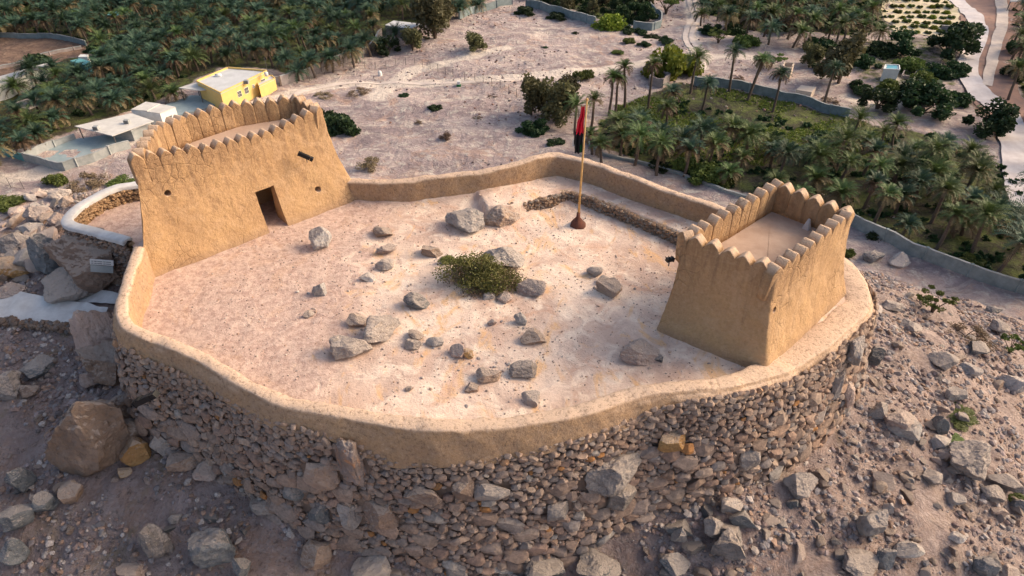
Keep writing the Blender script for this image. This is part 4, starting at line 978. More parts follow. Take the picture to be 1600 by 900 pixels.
SR = [  # slope boulders and blocks outside the fort
 (152, 668, 112, 150, 'tanrock', "huge tan boulder leaning against the left end of the stone wall", 9),
 (172, 570, 70, 70, 'tanrock', "cracked orange tan boulder above the huge tan boulder", 8),
 (165, 520, 60, 90, 'pinkrock', "tall reddish outcrop below the left parapet corner", 7),
 (212, 700, 46, 50, 'ochrerock', "yellow ochre boulder right of the huge tan boulder", 8),
 (196, 738, 20, 16, 'ochrerock', "small yellow ochre stone under the yellow ochre boulder", 8),
 (118, 770, 34, 40, 'tanrock', "rounded tan boulder alone on the left scree", 8),
 (60, 573, 46, 34, 'bluerock', "flat topped blue grey boulder on the left slope", 8),
 (15, 598, 48, 50, 'greyrock', "grey boulder at the left edge beside the flat topped one", 8),
 (50, 610, 26, 28, 'brownrock', "small brown block in front of the flat topped blue boulder", 8),
 (42, 750, 34, 52, 'bluerock', "elongated blue grey boulder, furthest up of the lower left group", 8),
 (75, 785, 32, 42, 'bluerock', "oval banded blue grey boulder of the lower left group", 8),
 (35, 803, 48, 46, 'bluerock', "knobbly blue grey boulder leaning on others in the lower left group", 8),
 (27, 863, 36, 50, 'bluerock', "lowest blue grey boulder in the lower left corner", 8),
 (250, 845, 44, 66, 'greyrock', "tall rough grey boulder left of the largest blue one", 8),
 (339, 845, 60, 74, 'bluerock', "largest blue grey boulder on the scree below the wall", 8),
 (383, 885, 24, 50, 'bluerock', "narrow blue grey slab right of the largest blue boulder", 8),
 (208, 890, 42, 26, 'pinkrock', "pinkish rock at the lower edge left of the tall grey boulder", 8),
 (275, 808, 20, 18, 'greyrock', "small grey rock above the largest blue boulder", 8),
 (369, 735, 34, 44, 'greyrock', "grey brown boulder beneath the left part of the wall", 8),
 (495, 862, 46, 50, 'tanrock', "tan topped boulder at the left foot of the front wall", 8),
 (582, 890, 56, 30, 'greyrock', "rounded grey boulder cut by the lower edge below the wall", 8),
 (848, 880, 56, 44, 'bluerock', "big two toned boulder at the lower edge below mid wall", 8),
 (935, 885, 62, 36, 'bluerock', "long dark blue boulder right of the two toned one", 8),
 (710, 880, 44, 34, 'greyrock', "grey block under the lowest course of the front wall", 8),
 (780, 880, 40, 34, 'bluerock', "dark blue block under the lowest course right of the grey one", 8),
 (1058, 836, 22, 36, 'palerock', "pale upright rock alone below the right half of the wall", 8),
 (1055, 880, 42, 34, 'bluerock', "curved dark boulder under the pale upright rock", 8),
 (1135, 848, 48, 54, 'greyrock', "big lichen grey boulder below the right half of the wall", 8),
 (1112, 822, 32, 40, 'greyrock', "rough grey rock leaning on the lichen grey boulder", 8),
 (1140, 785, 36, 36, 'greyrock', "grey boulder just beneath the wall's right half", 8),
 (1250, 755, 44, 46, 'greyrock', "cleft grey boulder low at the right part of the wall", 8),
 (1228, 695, 42, 30, 'tanrock', "tan brown boulder at the right foot of the wall", 8),
 (1237, 785, 16, 18, 'bluerock', "small bright blue grey stone under the cleft boulder", 8),
 (1357, 814, 44, 56, 'palerock', "large pale blocky boulder on the lower right slope", 8),
 (1386, 793, 16, 20, 'palerock', "small pale block beside the large pale blocky boulder", 8),
 (1415, 855, 46, 30, 'palerock', "pale topped leaning slab below the large pale boulder", 8),
 (1375, 870, 26, 54, 'bluerock', "dark upright slab left of the pale topped leaning slab", 8),
 (1340, 880, 56, 36, 'greyrock', "grey boulder at the lower edge of the right slope", 8),
 (1532, 885, 30, 40, 'bluerock', "blue grey boulder at the lower right edge", 8),
 (1570, 895, 36, 20, 'pinkrock', "pinkish block in the lower right corner", 8),
 (1505, 715, 66, 66, 'greyrock', "biggest grey boulder on the upper right slope, with a sharp top", 8),
 (1468, 690, 34, 30, 'palerock', "pale rock left of the biggest grey boulder on the right slope", 8),
 (1475, 710, 26, 16, 'pinkrock', "small pink block under the pale rock on the right slope", 8),
 (1562, 750, 46, 36, 'greyrock', "dark grey boulder at the right, near the picture edge", 8),
 (1548, 770, 30, 26, 'greyrock', "small grey rock leaning on the dark grey boulder at the right", 8),
 (1590, 790, 24, 26, 'bluerock', "dark rock at the right edge below the dark grey boulder", 8),
 (1490, 780, 26, 26, 'palerock', "pale knobbly rock in the middle of the right slope", 8),
 (1455, 745, 30, 28, 'greyrock', "flat grey rock in the middle of the right slope", 8),
 (1492, 838, 24, 20, 'palerock', "small pale tooth of rock on the reddish right scree", 8),
 (1405, 655, 52, 40, 'pinkrock', "wide pinkish boulder on the slope right of the wall end", 8),
 (1462, 660, 24, 34, 'bluerock', "dark blue grey upright rock beside the wide pinkish boulder", 8),
 (1408, 668, 46, 22, 'palerock', "long pale rock in front of the wide pinkish boulder", 8),
 (1372, 640, 30, 30, 'greyrock', "grey brown rock just off the right wall corner", 8),
 (1364, 558, 24, 36, 'bluerock', "grey upright block standing beside the right wall corner", 8),
 (1525, 545, 32, 18, 'bluerock', "flat blue grey stone below the brown dry bush", 8),
 (1515, 578, 28, 16, 'palerock', "flat whitish stone right of mid slope", 8),
 (1470, 565, 40, 20, 'greyrock', "low grey slab left of the flat whitish stone", 8),
 (1580, 600, 44, 24, 'palerock', "white edged slab at the right edge of the slope", 8),
 (1490, 615, 30, 20, 'palerock', "small white rock above the mossy patch", 8),
 (1560, 510, 30, 20, 'greyrock', "small grey rock right of the brown dry bush", 8),
 (1552, 484, 22, 14, 'bluerock', "small dark rock high on the far right slope", 8),
 (1365, 483, 24, 16, 'palerock', "pale flat stone near the small tower's outer corner", 8),
 (1390, 478, 30, 18, 'greyrock', "grey flat stone left of the umbrella acacia", 8),
 (1420, 512, 34, 18, 'greyrock', "low grey rock below the umbrella acacia", 8),
 (1362, 400, 34, 14, 'bluerock', "dark flat stone on the ridge behind the small tower", 8),
 (1402, 409, 34, 16, 'palerock', "white splashed stone on the ridge behind the small tower", 8),
 (196, 640, 50, 60, 'brownrock', "brown block wedged between the huge tan boulder and the wall", 9),
 (205, 668, 44, 44, 'tanrock', "tan block wedged lower between the huge boulder and the wall", 9),
 (186, 545, 50, 50, 'brownrock', "brown ledge of rock below the left parapet bend", 9),
 (150, 590, 40, 44, 'pinkrock', "pinkish block on top of the huge tan boulder's left shoulder", 8),
 (240, 655, 40, 34, 'brownrock', "brown rock under the floodlight at the left wall", 8),
 (258, 690, 36, 40, 'greyrock', "grey rock among the wall's left footing", 8),
 (290, 715, 44, 36, 'brownrock', "brown boulder in the left footing of the wall", 8),
 (325, 730, 40, 34, 'pinkrock', "pinkish boulder in the left footing of the wall", 8),
 (415, 790, 42, 34, 'greyrock', "grey boulder in the left footing below the slanting slab", 8),
 # left side rocks
 (146, 410, 116, 120, 'brownrock', "massive brown outcrop carrying a small sign left of the large tower", 9),
 (88, 402, 50, 74, 'bluerock', "blue grey shoulder of rock left of the massive outcrop", 8),
 (182, 420, 50, 64, 'brownrock', "dark brown rock between the outcrop and the fort wall", 8),
 (112, 452, 84, 40, 'greyrock', "broken grey rock at the foot of the massive outcrop", 8),
 (25, 380, 54, 32, 'greyrock', "wide round grey boulder in the left rock field", 8),
 (57, 386, 36, 22, 'tanrock', "tan rock right of the wide round grey boulder", 8),
 (76, 369, 28, 16, 'palerock', "small pale rock above the tan rock on the left", 8),
 (48, 356, 32, 24, 'palerock', "pointed pale rock with an orange side on the left", 8),
 (62, 335, 40, 28, 'pinkrock', "large pink rock in the middle of the left rock field", 8),
 (30, 332, 26, 22, 'pinkrock', "pink block left of the large pink rock", 8),
 (92, 343, 24, 26, 'pinkrock', "rust pink rock against the terrace wall's tip", 8),
 (95, 305, 30, 18, 'greyrock', "grey rock high in the left rock field below the bushes", 8),
 (62, 303, 22, 16, 'pinkrock', "small pink rock below the dark green bush", 8),
 (107, 315, 26, 22, 'tanrock', "tan block beside the terrace wall's far curve", 8),
 (50, 310, 20, 12, 'palerock', "small white rock on the upper left slope", 8),
 (24, 420, 56, 30, 'ochrerock', "orange weathered rock at the left edge", 8),
 (8, 432, 22, 22, 'tanrock', "tan rock at the left edge under the orange one", 8),
 (20, 455, 44, 20, 'pinkrock', "pinkish low rock above the white cement path", 8),
 (118, 375, 30, 16, 'greyrock', "grey stone at the outer foot of the terrace wall", 8),
]
for (px, py, w_, h_, mk, lab, cu) in SR: rk(px, py, w_ * 1.12, h_ * 1.12, mk, lab, 's', "boulder" if w_ > 30 else "rock", cu, sub=5 if w_ > 90 else 4)
# sign plate on the outcrop
p, t = G(160, 440)
d_ = ray(162, 413); from mathutils.bvhtree import BVHTree
bpy.context.view_layer.update(); oc = [o for o in bpy.data.objects if str(o.get('label', '')).startswith('massive brown outcrop')][0]
bv = BVHTree.FromPolygons([oc.matrix_world @ v.co for v in oc.data.vertices], [tuple(f.vertices) for f in oc.data.polygons])
hit = bv.ray_cast(Vector((0, 0, CAM_H)), Vector(d_).normalized()); q = np.array(hit[0] if hit[0] is not None else Vector((0, 0, CAM_H)) + Vector(d_) * 26.4); sn = hit[1] if hit[1] is not None else Vector((.3, -1, .4))
q = q + np.array(sn) * .22
sg = put("sign_plate", None, label="weathered white and grey sign plate fixed to the brown outcrop", cat="sign", loc=q)
sn = (sn.normalized() + Vector((.15, -.8, .35))).normalized(); ax_ = Vector((0, 0, 1)).cross(-sn).normalized() * -1; ay_ = -sn; az_ = ax_.cross(ay_)
sg.rotation_euler = (Matrix((ax_, ay_, az_)).transposed() @ Matrix.Rotation(math.radians(12), 3, 'Y')).to_euler()
bm = bmesh.new(); bx(bm, -.46, .46, -.03, .03, .02, .26); bmesh.ops.bevel(bm, geom=list(bm.edges), offset=.008, segments=1, affect='EDGES'); bmesh_obj(bm, "white_panel", M['whitecap'], parent=sg)
bm = bmesh.new(); bx(bm, -.44, .44, -.03, .03, -.30, .0); bmesh_obj(bm, "grey_panel", M['concrete'], parent=sg)
bm = bmesh.new()
for k in range(2):
    for j in range(7): bx(bm, -.40 + j*.115, -.33 + j*.115 + .02 * (j % 3), -.036, -.028, .07 + k*.09, .10 + k*.09)
bmesh_obj(bm, "faded_lettering", M['bluerock'], parent=sg)

# ------------------------------------------------------------------ scattered rocks (individuals) and gravel (stuff)
protos = {}
for mk in ('greyrock', 'pinkrock', 'brownrock', 'bluerock', 'tanrock', 'palerock'):
    for k in range(3):
        V, F = rock_arr(3, 900 + k * 7 + len(mk), 12, .09, .38, .82); protos[(mk, k)] = mesh_arr("rock", V, F, False, None, M[mk])
CN = {'greyrock': 'grey', 'pinkrock': 'pinkish', 'brownrock': 'brown', 'bluerock': 'blue grey', 'tanrock': 'tan', 'palerock': 'pale'}
def scatter_rocks(poly, count, size, mats, where, group, gf=G, seed=1):
    r = random.Random(seed); x0, x1 = min(p[0] for p in poly), max(p[0] for p in poly); y0, y1 = min(p[1] for p in poly), max(p[1] for p in poly); c = 0; tries = 0
    pp = np.array(poly, float)
    while c < count and tries < count * 20:
        tries += 1; x, y = r.uniform(x0, x1), r.uniform(y0, y1)
        if not inside(np.array([x]), np.array([y]), pp)[0]: continue
        p, t = gf(x, y)
        s = r.uniform(*size) * (1 + 1.2 * r.random() ** 4); mk = r.choice(mats)
        sc = (s * r.uniform(.8, 1.3) / 2, s * r.uniform(.7, 1.0) / 2, s * r.uniform(.4, .75) / 2)
        put("rock", protos[(mk, r.randrange(3))], label=f"small {CN[mk]} rock {where}", cat="rock", group=f"small {CN[mk]} rocks {where}", loc=(p[0], p[1], p[2] + sc[2] * .45), rot=(r.uniform(-.4, .4), r.uniform(-.4, .4), r.uniform(0, 6.28)), scale=sc); c += 1
RIGHT = [(1360, 470), (1420, 440), (1600, 500), (1600, 900), (1150, 900), (1180, 800), (1270, 720), (1345, 640)]
scatter_rocks(RIGHT, 130, (.16, .42), ['greyrock', 'pinkrock', 'palerock', 'brownrock', 'pinkrock', 'tanrock'], "scattered over the scree right of the fort", "", seed=4)
LEFTF = [(0, 300), (90, 298), (105, 330), (95, 375), (60, 440), (0, 460)]
scatter_rocks(LEFTF, 55, (.4, .9), ['pinkrock', 'greyrock', 'tanrock', 'palerock'], "in the rock field left of the large tower", "", seed=5)
LEFTL = [(0, 525), (150, 530), (180, 720), (330, 780), (480, 870), (480, 900), (0, 900)]
scatter_rocks(LEFTL, 26, (.16, .4), ['bluerock', 'brownrock', 'greyrock', 'pinkrock'], "on the gravel slope at the lower left", "", seed=6)
scatter_rocks([(560, 870), (760, 860), (1000, 820), (1180, 760), (1150, 900), (560, 900)], 24, (.25, .5), ['bluerock', 'brownrock', 'greyrock'], "lying along the foot of the front wall", "", seed=8)
# gravel
def gravel(name, pts, zf, rr, label, pal, seed):
    r = np.random.default_rng(seed); n = len(pts); T = np.stack([pts[:, 0], pts[:, 1], zf(pts[:, 0], pts[:, 1])], 1)
    s = rr[0] + (rr[1] - rr[0]) * r.random(n) ** 3; S = s[:, None] * np.stack([r.uniform(.8, 1.3, n), r.uniform(.7, 1.1, n), r.uniform(.4, .8, n)], 1); T[:, 2] += S[:, 2] * .3
    V, F, own = merge_inst(b1, r.integers(0, 8, n), rot_rand(n, r, .6), S, T); tt = np.array(pal)[r.integers(0, len(pal), n)] * r.uniform(.7, 1.25, (n, 1))
    put(name, mesh_arr(name, V, F, False, tt[own], M['gravel']), label=label, cat="gravel", kind='stuff')
pal_h = [(.25, .18, .165), (.33, .26, .25), (.20, .17, .17), (.36, .24, .18), (.46, .40, .37), (.26, .24, .25)]
pts = np.stack([rng.uniform(-27, 30, 120000), rng.uniform(5, 45, 120000)], 1); dd = sdist(pts[:, 0], pts[:, 1], FORT); 
q = pts; X_, Y_ = q[:, 0], q[:, 1]; Z_ = hgt(X_, Y_); dep_ = Y_ * CP - (Z_ - CAM_H) * SP; pxx = 800 + FPX * X_ / dep_; pyy = 450 - FPX * (Y_ * SP + (Z_ - CAM_H) * CP) / dep_
keep = (dd > .3) & (pxx > -150) & (pxx < 1750) & (pyy < 1000) & (pyy > 250)
clump = fbm(np.stack([X_, Y_, X_ * 0], 1) * .6, 3, 77) > -.25 + .3 * rng.random(len(X_))
gravel("gravel", pts[keep & clump], hgt, (.02, .15), "loose stones and gravel covering the hill slopes", pal_h, 5)
pts = np.stack([rng.uniform(-15, 13, 16000), rng.uniform(12, 30, 16000)], 1); dd = sdist(pts[:, 0], pts[:, 1], FORT)
dens = fbm(np.stack([pts[:, 0], pts[:, 1], pts[:, 0] * 0], 1) * .5, 3, 78) > .45 - 1.1 * rng.random(len(pts))
def inb(p, poly): return inside(p[:, 0], p[:, 1], np.array([b[:2] for b in poly]))
keep = (dd < -.35) & dens & ~inb(pts, t1_base) & ~inb(pts, t2_base)
gravel("rubble", dp_, court_h, (.012, .07), "chips of broken stone lying round the courtyard rocks", [(.58, .46, .39), (.48, .39, .34), (.50, .45, .42), (.56, .40, .30)], 16)
gravel("gravel", pts[keep], court_h, (.010, .040), "small stones strewn over the courtyard floor", [(.50, .38, .32), (.60, .50, .43), (.38, .29, .25), (.52, .34, .24)], 6)

pts = np.stack([rng.uniform(-75, 75, 12000), rng.uniform(95, 235, 12000)], 1)
q_ = fbm(np.c_[pts * np.array([.05, .09]), pts[:, 0] * 0], 4, 91); pts = pts[(q_ > .16) & (rng.random(len(pts)) < .8)]
for e in (GROVE_A, GROVE_D, GROVE_B, GROVE_C): pts = pts[sdist(pts[:, 0], pts[:, 1], pxpoly(e)) > 0]
gravel("rubble", pts, hgt, (.06, .34), "patches of dark and pale rubble on the valley floor", [(.20, .15, .15), (.28, .22, .21), (.5, .42, .38), (.30, .17, .13), (.16, .13, .14)], 15)

# ------------------------------------------------------------------ plants
def palm_mesh(seed, lean=0, nf=46, dry=.22, L=3.4):
    r = np.random.default_rng(seed); gV, gF, dV, dF = [], [], [], []
    for i in range(nf):
        az = i * 2.399 + r.normal(0, .2); t0 = (i / nf); el = 1.38 - 1.45 * t0 + r.normal(0, .12); isdry = t0 > 1 - dry
        ll = L * r.uniform(.82, 1.08) * (.75 if t0 < .1 else 1); droop = .50 + .35 * t0 + r.uniform(0, .25); NS = 7; pts = [np.zeros(3)]; e = el
        h = np.array([math.cos(az), math.sin(az), 0])
        for k in range(NS): e -= droop * (k + .6) / NS * .45; pts.append(pts[-1] + (h * math.cos(e) + np.array([0, 0, math.sin(e)])) * ll / NS)
        pts = np.array(pts); sd_ = np.array([-math.sin(az), math.cos(az), 0]); V, F = (dV, dF) if isdry else (gV, gF)
        nl = 15
        for j in range(nl):
            s = (j + 1.2) / (nl + .6) * NS; k = min(int(s), NS - 1); f = s - k; p = pts[k] * (1-f) + pts[k+1] * f; tg = pts[k+1] - pts[k]; tg = tg / np.linalg.norm(tg)
            wl = .62 * math.sin(math.pi * min(1, .16 + .80 * (j / nl))) + .12; upv = np.cross(sd_, tg)
            for sg_ in (-1, 1):
                dirv = sd_ * sg_ * .82 + tg * .55 + upv * -.28 + r.normal(0, .08, 3); b0 = len(V)
                V += [p - tg * .085, p + tg * .085, p + dirv * wl * r.uniform(.85, 1.1)]; F.append((b0, b0+1, b0+2))
    return gV, gF, dV, dF
PV = []
for k in range(8):
    gV, gF, dV, dF = palm_mesh(40 + k, nf=(46, 52, 38, 50, 30, 44, 56, 34)[k], dry=(.12, .34, .2, .45, .05, .28, .16, .5)[k], L=(3.4, 2.9, 3.9, 3.2, 3.5, 3.0, 3.7, 2.7)[k])
    PV.append(((np.array(gV), np.array(gF)), (np.array(dV), np.array(dF))))
PG = [mesh_arr("crown", *a, False, None, M['palmleaf']) for a, b in PV]; PO = [mesh_arr("crown", *a, False, None, M['palmolive']) for a, b in PV]; PD = [mesh_arr("dry_fronds", *b, False, None, M['palmdry']) for a, b in PV]
def trunk_mesh(h, r0=.24, bend=0.0, seed=0):
    bm = bmesh.new(); r = random.Random(seed); n = 12
    pts = [(bend * (i / n) ** 2, .1 * math.sin(i * .4 + seed), -.3 + (h + .3) * i / n) for i in range(n + 1)]
    tube(bm, pts, [r0 * (1.25 - .45 * i / n + .08 * (i % 2)) for i in range(n + 1)], 8)
    m = bpy.data.meshes.new("trunk"); bm.to_mesh(m); bm.free(); m.materials.append(M['palmtrunk']); return m
TR = {h: trunk_mesh(h, .24, .0, h) for h in (2, 3, 4, 5, 6, 7, 8, 9, 10)}
def palm(base, h, kind, sc, label, group, name="date_palm", rz=None):
    o = put(name, None, label=label, cat="palm tree", group=group, loc=base, rot=(rnd.gauss(0, .07), rnd.gauss(0, .07), rnd.uniform(0, 6.28) if rz is None else rz))
    put("trunk", TR[h], parent=o); put("crown", (PO if (rnd.random() < (.65 if 'upper left' not in label else .15)) else PG)[kind], parent=o, loc=(0, 0, h), scale=(sc,) * 3); put("dry_fronds", PD[kind], parent=o, loc=(0, 0, h - .08), scale=(sc,) * 3)
    return o
allp = []
def pick(poly, excl, gap, hmin, hmax, tries, seed, zc=4.5):
    r = np.random.default_rng(seed); wpoly = pxpoly(poly, VZ + zc); mn, mx = wpoly.min(0), wpoly.max(0)
    ex = [pxpoly(e, VZ + 1) for e in excl]; c = r.uniform(mn, mx, (tries, 2)); ok = inside(c[:, 0], c[:, 1], wpoly)
    for e in ex: ok &= sdist(c[:, 0], c[:, 1], e) > 1.5
    out = []
    for p in c[ok]:
        if all((p[0]-q[0])**2 + (p[1]-q[1])**2 > gap*gap for q in out): out.append(p)
    return [(p[0], p[1], r.integers(hmin, hmax + 1)) for p in out]
ROOFS_EX = [[(-20, 142), (80, 95), (90, 108), (0, 150)], [(5, 178), (75, 175), (75, 145), (10, 150)], [(160, 15), (195, 12), (195, 30), (160, 30)], [(100, 88), (150, 86), (150, 108), (100, 108)], FARM, [(590, 28), (665, 30), (665, 52), (600, 60)],
            [(300, 170), (440, 150), (440, 112), (350, 104), (275, 132)], [(60, 250), (240, 210), (300, 170), (235, 158), (120, 195)]]
A = pick(GROVE_A, ROOFS_EX, 3.9, 2, 4, 16000, 1, 3.0); D = pick(GROVE_D, [DLAWN], 4.2, 2, 6, 14000, 2, 4.5); Cc = pick(GROVE_C, [], 5.0, 3, 6, 3000, 3); Ee = pick(GROVE_E, [], 6.0, 4, 7, 1500, 4)
recs = [(p, 'a') for p in A] + [(p, 'd') for p in D] + [(p, 'c') for p in Cc] + [(p, 'e') for p in Ee]
def prj(x, y, z): dp = y * CP - (z - CAM_H) * SP; return 800 + FPX * x / dp, 450 - FPX * (y * SP + (z - CAM_H) * CP) / dp, dp
recs = [(p, g, *prj(p[0], p[1], VZ + p[2])) for p, g in recs]
recs.sort(key=lambda r: (0 if (0 < r[2] < 1600 and 0 < r[3] < 420) else 1, r[4]))
LAB = {'a': ("date palm in the dense grove at the upper left", "date palms of the upper left grove"), 'd': ("date palm in the grove behind the small tower", "date palms of the grove behind the small tower"),
       'c': ("date palm in the far grove at the top right", "date palms of the far top right grove"), 'e': ("date palm beyond the gravel road at the right edge", "date palms beyond the gravel road")}
# single tall palms, each told apart (pixel of the foot, height in m)
TALL = [(600, 0, 0)][:0] + [
 (952, 180, 8, "tall palm just right of the flag, leftmost of the standing palms"), (961, 176, 7, "slightly shorter palm touching the one right of the flag"),
 (976, 168, 9, "slim tall palm third from the flag"), (1012, 170, 10, "tallest palm in front of the ruined block hut"),
 (1078, 145, 8, "palm right of the block hut with a wide pale crown"), (1139, 143, 9, "single straight palm standing before the blue wall"),
 (1168, 157, 9, "leaning palm right of the single straight one"), (1170, 150, 8, "palm close behind the leaning one by the blue wall"),
 (1286, 165, 8, "bent palm with a thin crown near the end of the blue wall"), (1208, 175, 8, "palm below the small concrete hut"),
 (924, 200, 6, "palm standing directly behind the flag"), (898, 210, 6, "palm left of the flagpole with a grey green crown"),
 (1046, 180, 5, "short palm on the grass below the block hut"), (1097, 172, 6, "palm on the grass right of the short one"), (1040, 205, 5, "broad low palm on the near edge of the lawn")]
for (px, py, h, lab) in TALL:
    p, t = GV(px, py); palm(p, h, rnd.randrange(8), rnd.uniform(.8, .95), lab, None)
ind, stuffp = recs[:275], recs[275:]
for (p, g, *_r) in ind:
    z = float(hgt(p[0], p[1])[0]); palm((p[0], p[1], z), int(p[2]), rnd.randrange(8), rnd.uniform(.8, 1.25) * (.98 if g == 'd' else 1), *LAB[g])
def merged(name, label, lst, which, mat, cat):
    n = len(lst); r = np.random.default_rng(9); idx = r.integers(0, 8, n); T = np.array([[p[0][0], p[0][1], float(hgt(p[0][0], p[0][1])[0]) + p[0][2]] for p in lst]); S = np.ones((n, 3)) * r.uniform(.95, 1.25, (n, 1))
    Rz = rot_rand(n, r, .05); bs = [v[which] for v in PV]; V, F, own = merge_inst(bs, idx, Rz, S, T)
    return V, F
V1, F1 = merged("", "", stuffp, 0, None, ""); V2, F2 = merged("", "", stuffp, 1, None, "")
me = mesh_arr("palm_grove", np.vstack([V1, V2]), np.vstack([F1, F2 + len(V1)]), False, None, M['palmleaf']); me.materials.append(M['palmdry'])
mi = np.r_[np.zeros(len(F1), np.int32), np.ones(len(F2), np.int32)]; me.polygons.foreach_set("material_index", mi)
put("palm_grove", me, label="far palms of the groves merging into one dark canopy", cat="palm grove", kind='stuff')

def leaf_cloud(seed, n, rad, ls, shape='bush', clumps=14):
    r = np.random.default_rng(seed); cs = []
    while len(cs) < clumps:
        c = r.uniform(-1, 1, 3); l = np.linalg.norm(c)
        if shape == 'umbrella': c[2] = r.uniform(.62, .95); ok = np.hypot(c[0], c[1]) < .92
        elif shape == 'bush': c[2] = abs(c[2]) * .8; ok = l < .85
        else: c[2] = .25 + abs(c[2]) * .72; ok = np.hypot(c[0], c[1]) < .78 * math.sin(min(1, 1.25 - c[2] * .75) * math.pi / 2)
        if ok: cs.append(c)
    cs = np.array(cs); rr = r.uniform(.20, .40, clumps) * (.7 if shape == 'umbrella' else 1)
    k = r.integers(0, clumps, n); d = r.normal(size=(n, 3)); d /= np.linalg.norm(d, axis=1)[:, None]; q = cs[k] + d * (rr[k] * r.random(n) ** .4)[:, None] * np.array([1, 1, .35 if shape == 'umbrella' else .8])
    q[:, 2] = np.maximum(q[:, 2], .02); q = q * np.array(rad)
    R_ = rot_rand(n, r); base = np.array([(-.5, -.28, 0), (.5, -.28, 0), (.5, .28, 0), (-.5, .28, 0)]) * ls
    V = np.einsum('nij,vj->nvi', R_, base) * r.uniform(.6, 1.4, (n, 1, 1)) + q[:, None]
    return V.reshape(-1, 3), np.arange(n * 4).reshape(n, 4), cs * np.array(rad)
def plant_meshes(tag_, seed, n, rad, ls, shape, mat, clumps=14, trunk=.12):
    V, F, cs = leaf_cloud(seed, n, rad, ls, shape, clumps); cr = mesh_arr("crown", V, F, False, None, M[mat])
    bm = bmesh.new(); r = random.Random(seed)
    for c in cs[:9]:
        s = r.uniform(.2, .4); tube(bm, [(0, 0, -.2), (c[0] * .12, c[1] * .12, c[2] * s), (c[0] * .6, c[1] * .6, c[2] * .72), tuple(c)], [trunk, trunk * .8, trunk * .45, trunk * .15], 5)
    tm = bpy.data.meshes.new("branches"); bm.to_mesh(tm); bm.free(); tm.materials.append(M['bark']); return cr, tm
PL = {
 'bush': [plant_meshes('b', 10 + k, 3200, (1, 1, .9), .12, 'bush', 'leafdark', 16, .03) for k in range(3)],
 'green': [plant_meshes('g', 20 + k, 3000, (1, 1, 1.0), .12, 'bush', 'leafbush', 14, .03) for k in range(2)],
 'bright': [plant_meshes('y', 30 + k, 2400, (1, 1, 1.1), .12, 'bush', 'leafbright', 18, .03) for k in range(2)],
 'olive': [plant_meshes('o', 40 + k, 3000, (1, 1, 1.9), .13, 'tree', 'leafolive', 22, .05) for k in range(3)],
 'dark': [plant_meshes('d', 50 + k, 2400, (1, 1, 1.4), .13, 'tree', 'leafdark', 18, .05) for k in range(2)],
 'acacia': [plant_meshes('a', 60 + k, 1500, (1, 1, 1.15), .09, 'umbrella', 'leafbush', 16, .045) for k in range(2)],
 'dry': [plant_meshes('r', 70 + k, 1600, (1, 1, .95), .07, 'bush', 'leafdry', 12, .03) for k in range(2)],
}
def plant(kind, px, py, wpx, label, cat, name, gf=GV, hs=1.0, group=None):
    p, t = gf(px, py); s = wpx * t / FPX / 2 * 1.28; cr, tm = rnd.choice(PL[kind]); o = put(name, None, label=label, cat=cat, group=group, loc=p, rot=(0, 0, rnd.uniform(0, 6.28)))
    put("crown", cr, parent=o, scale=(s, s, s * hs)); put("branches", tm, parent=o, scale=(s, s, s * hs)); return o
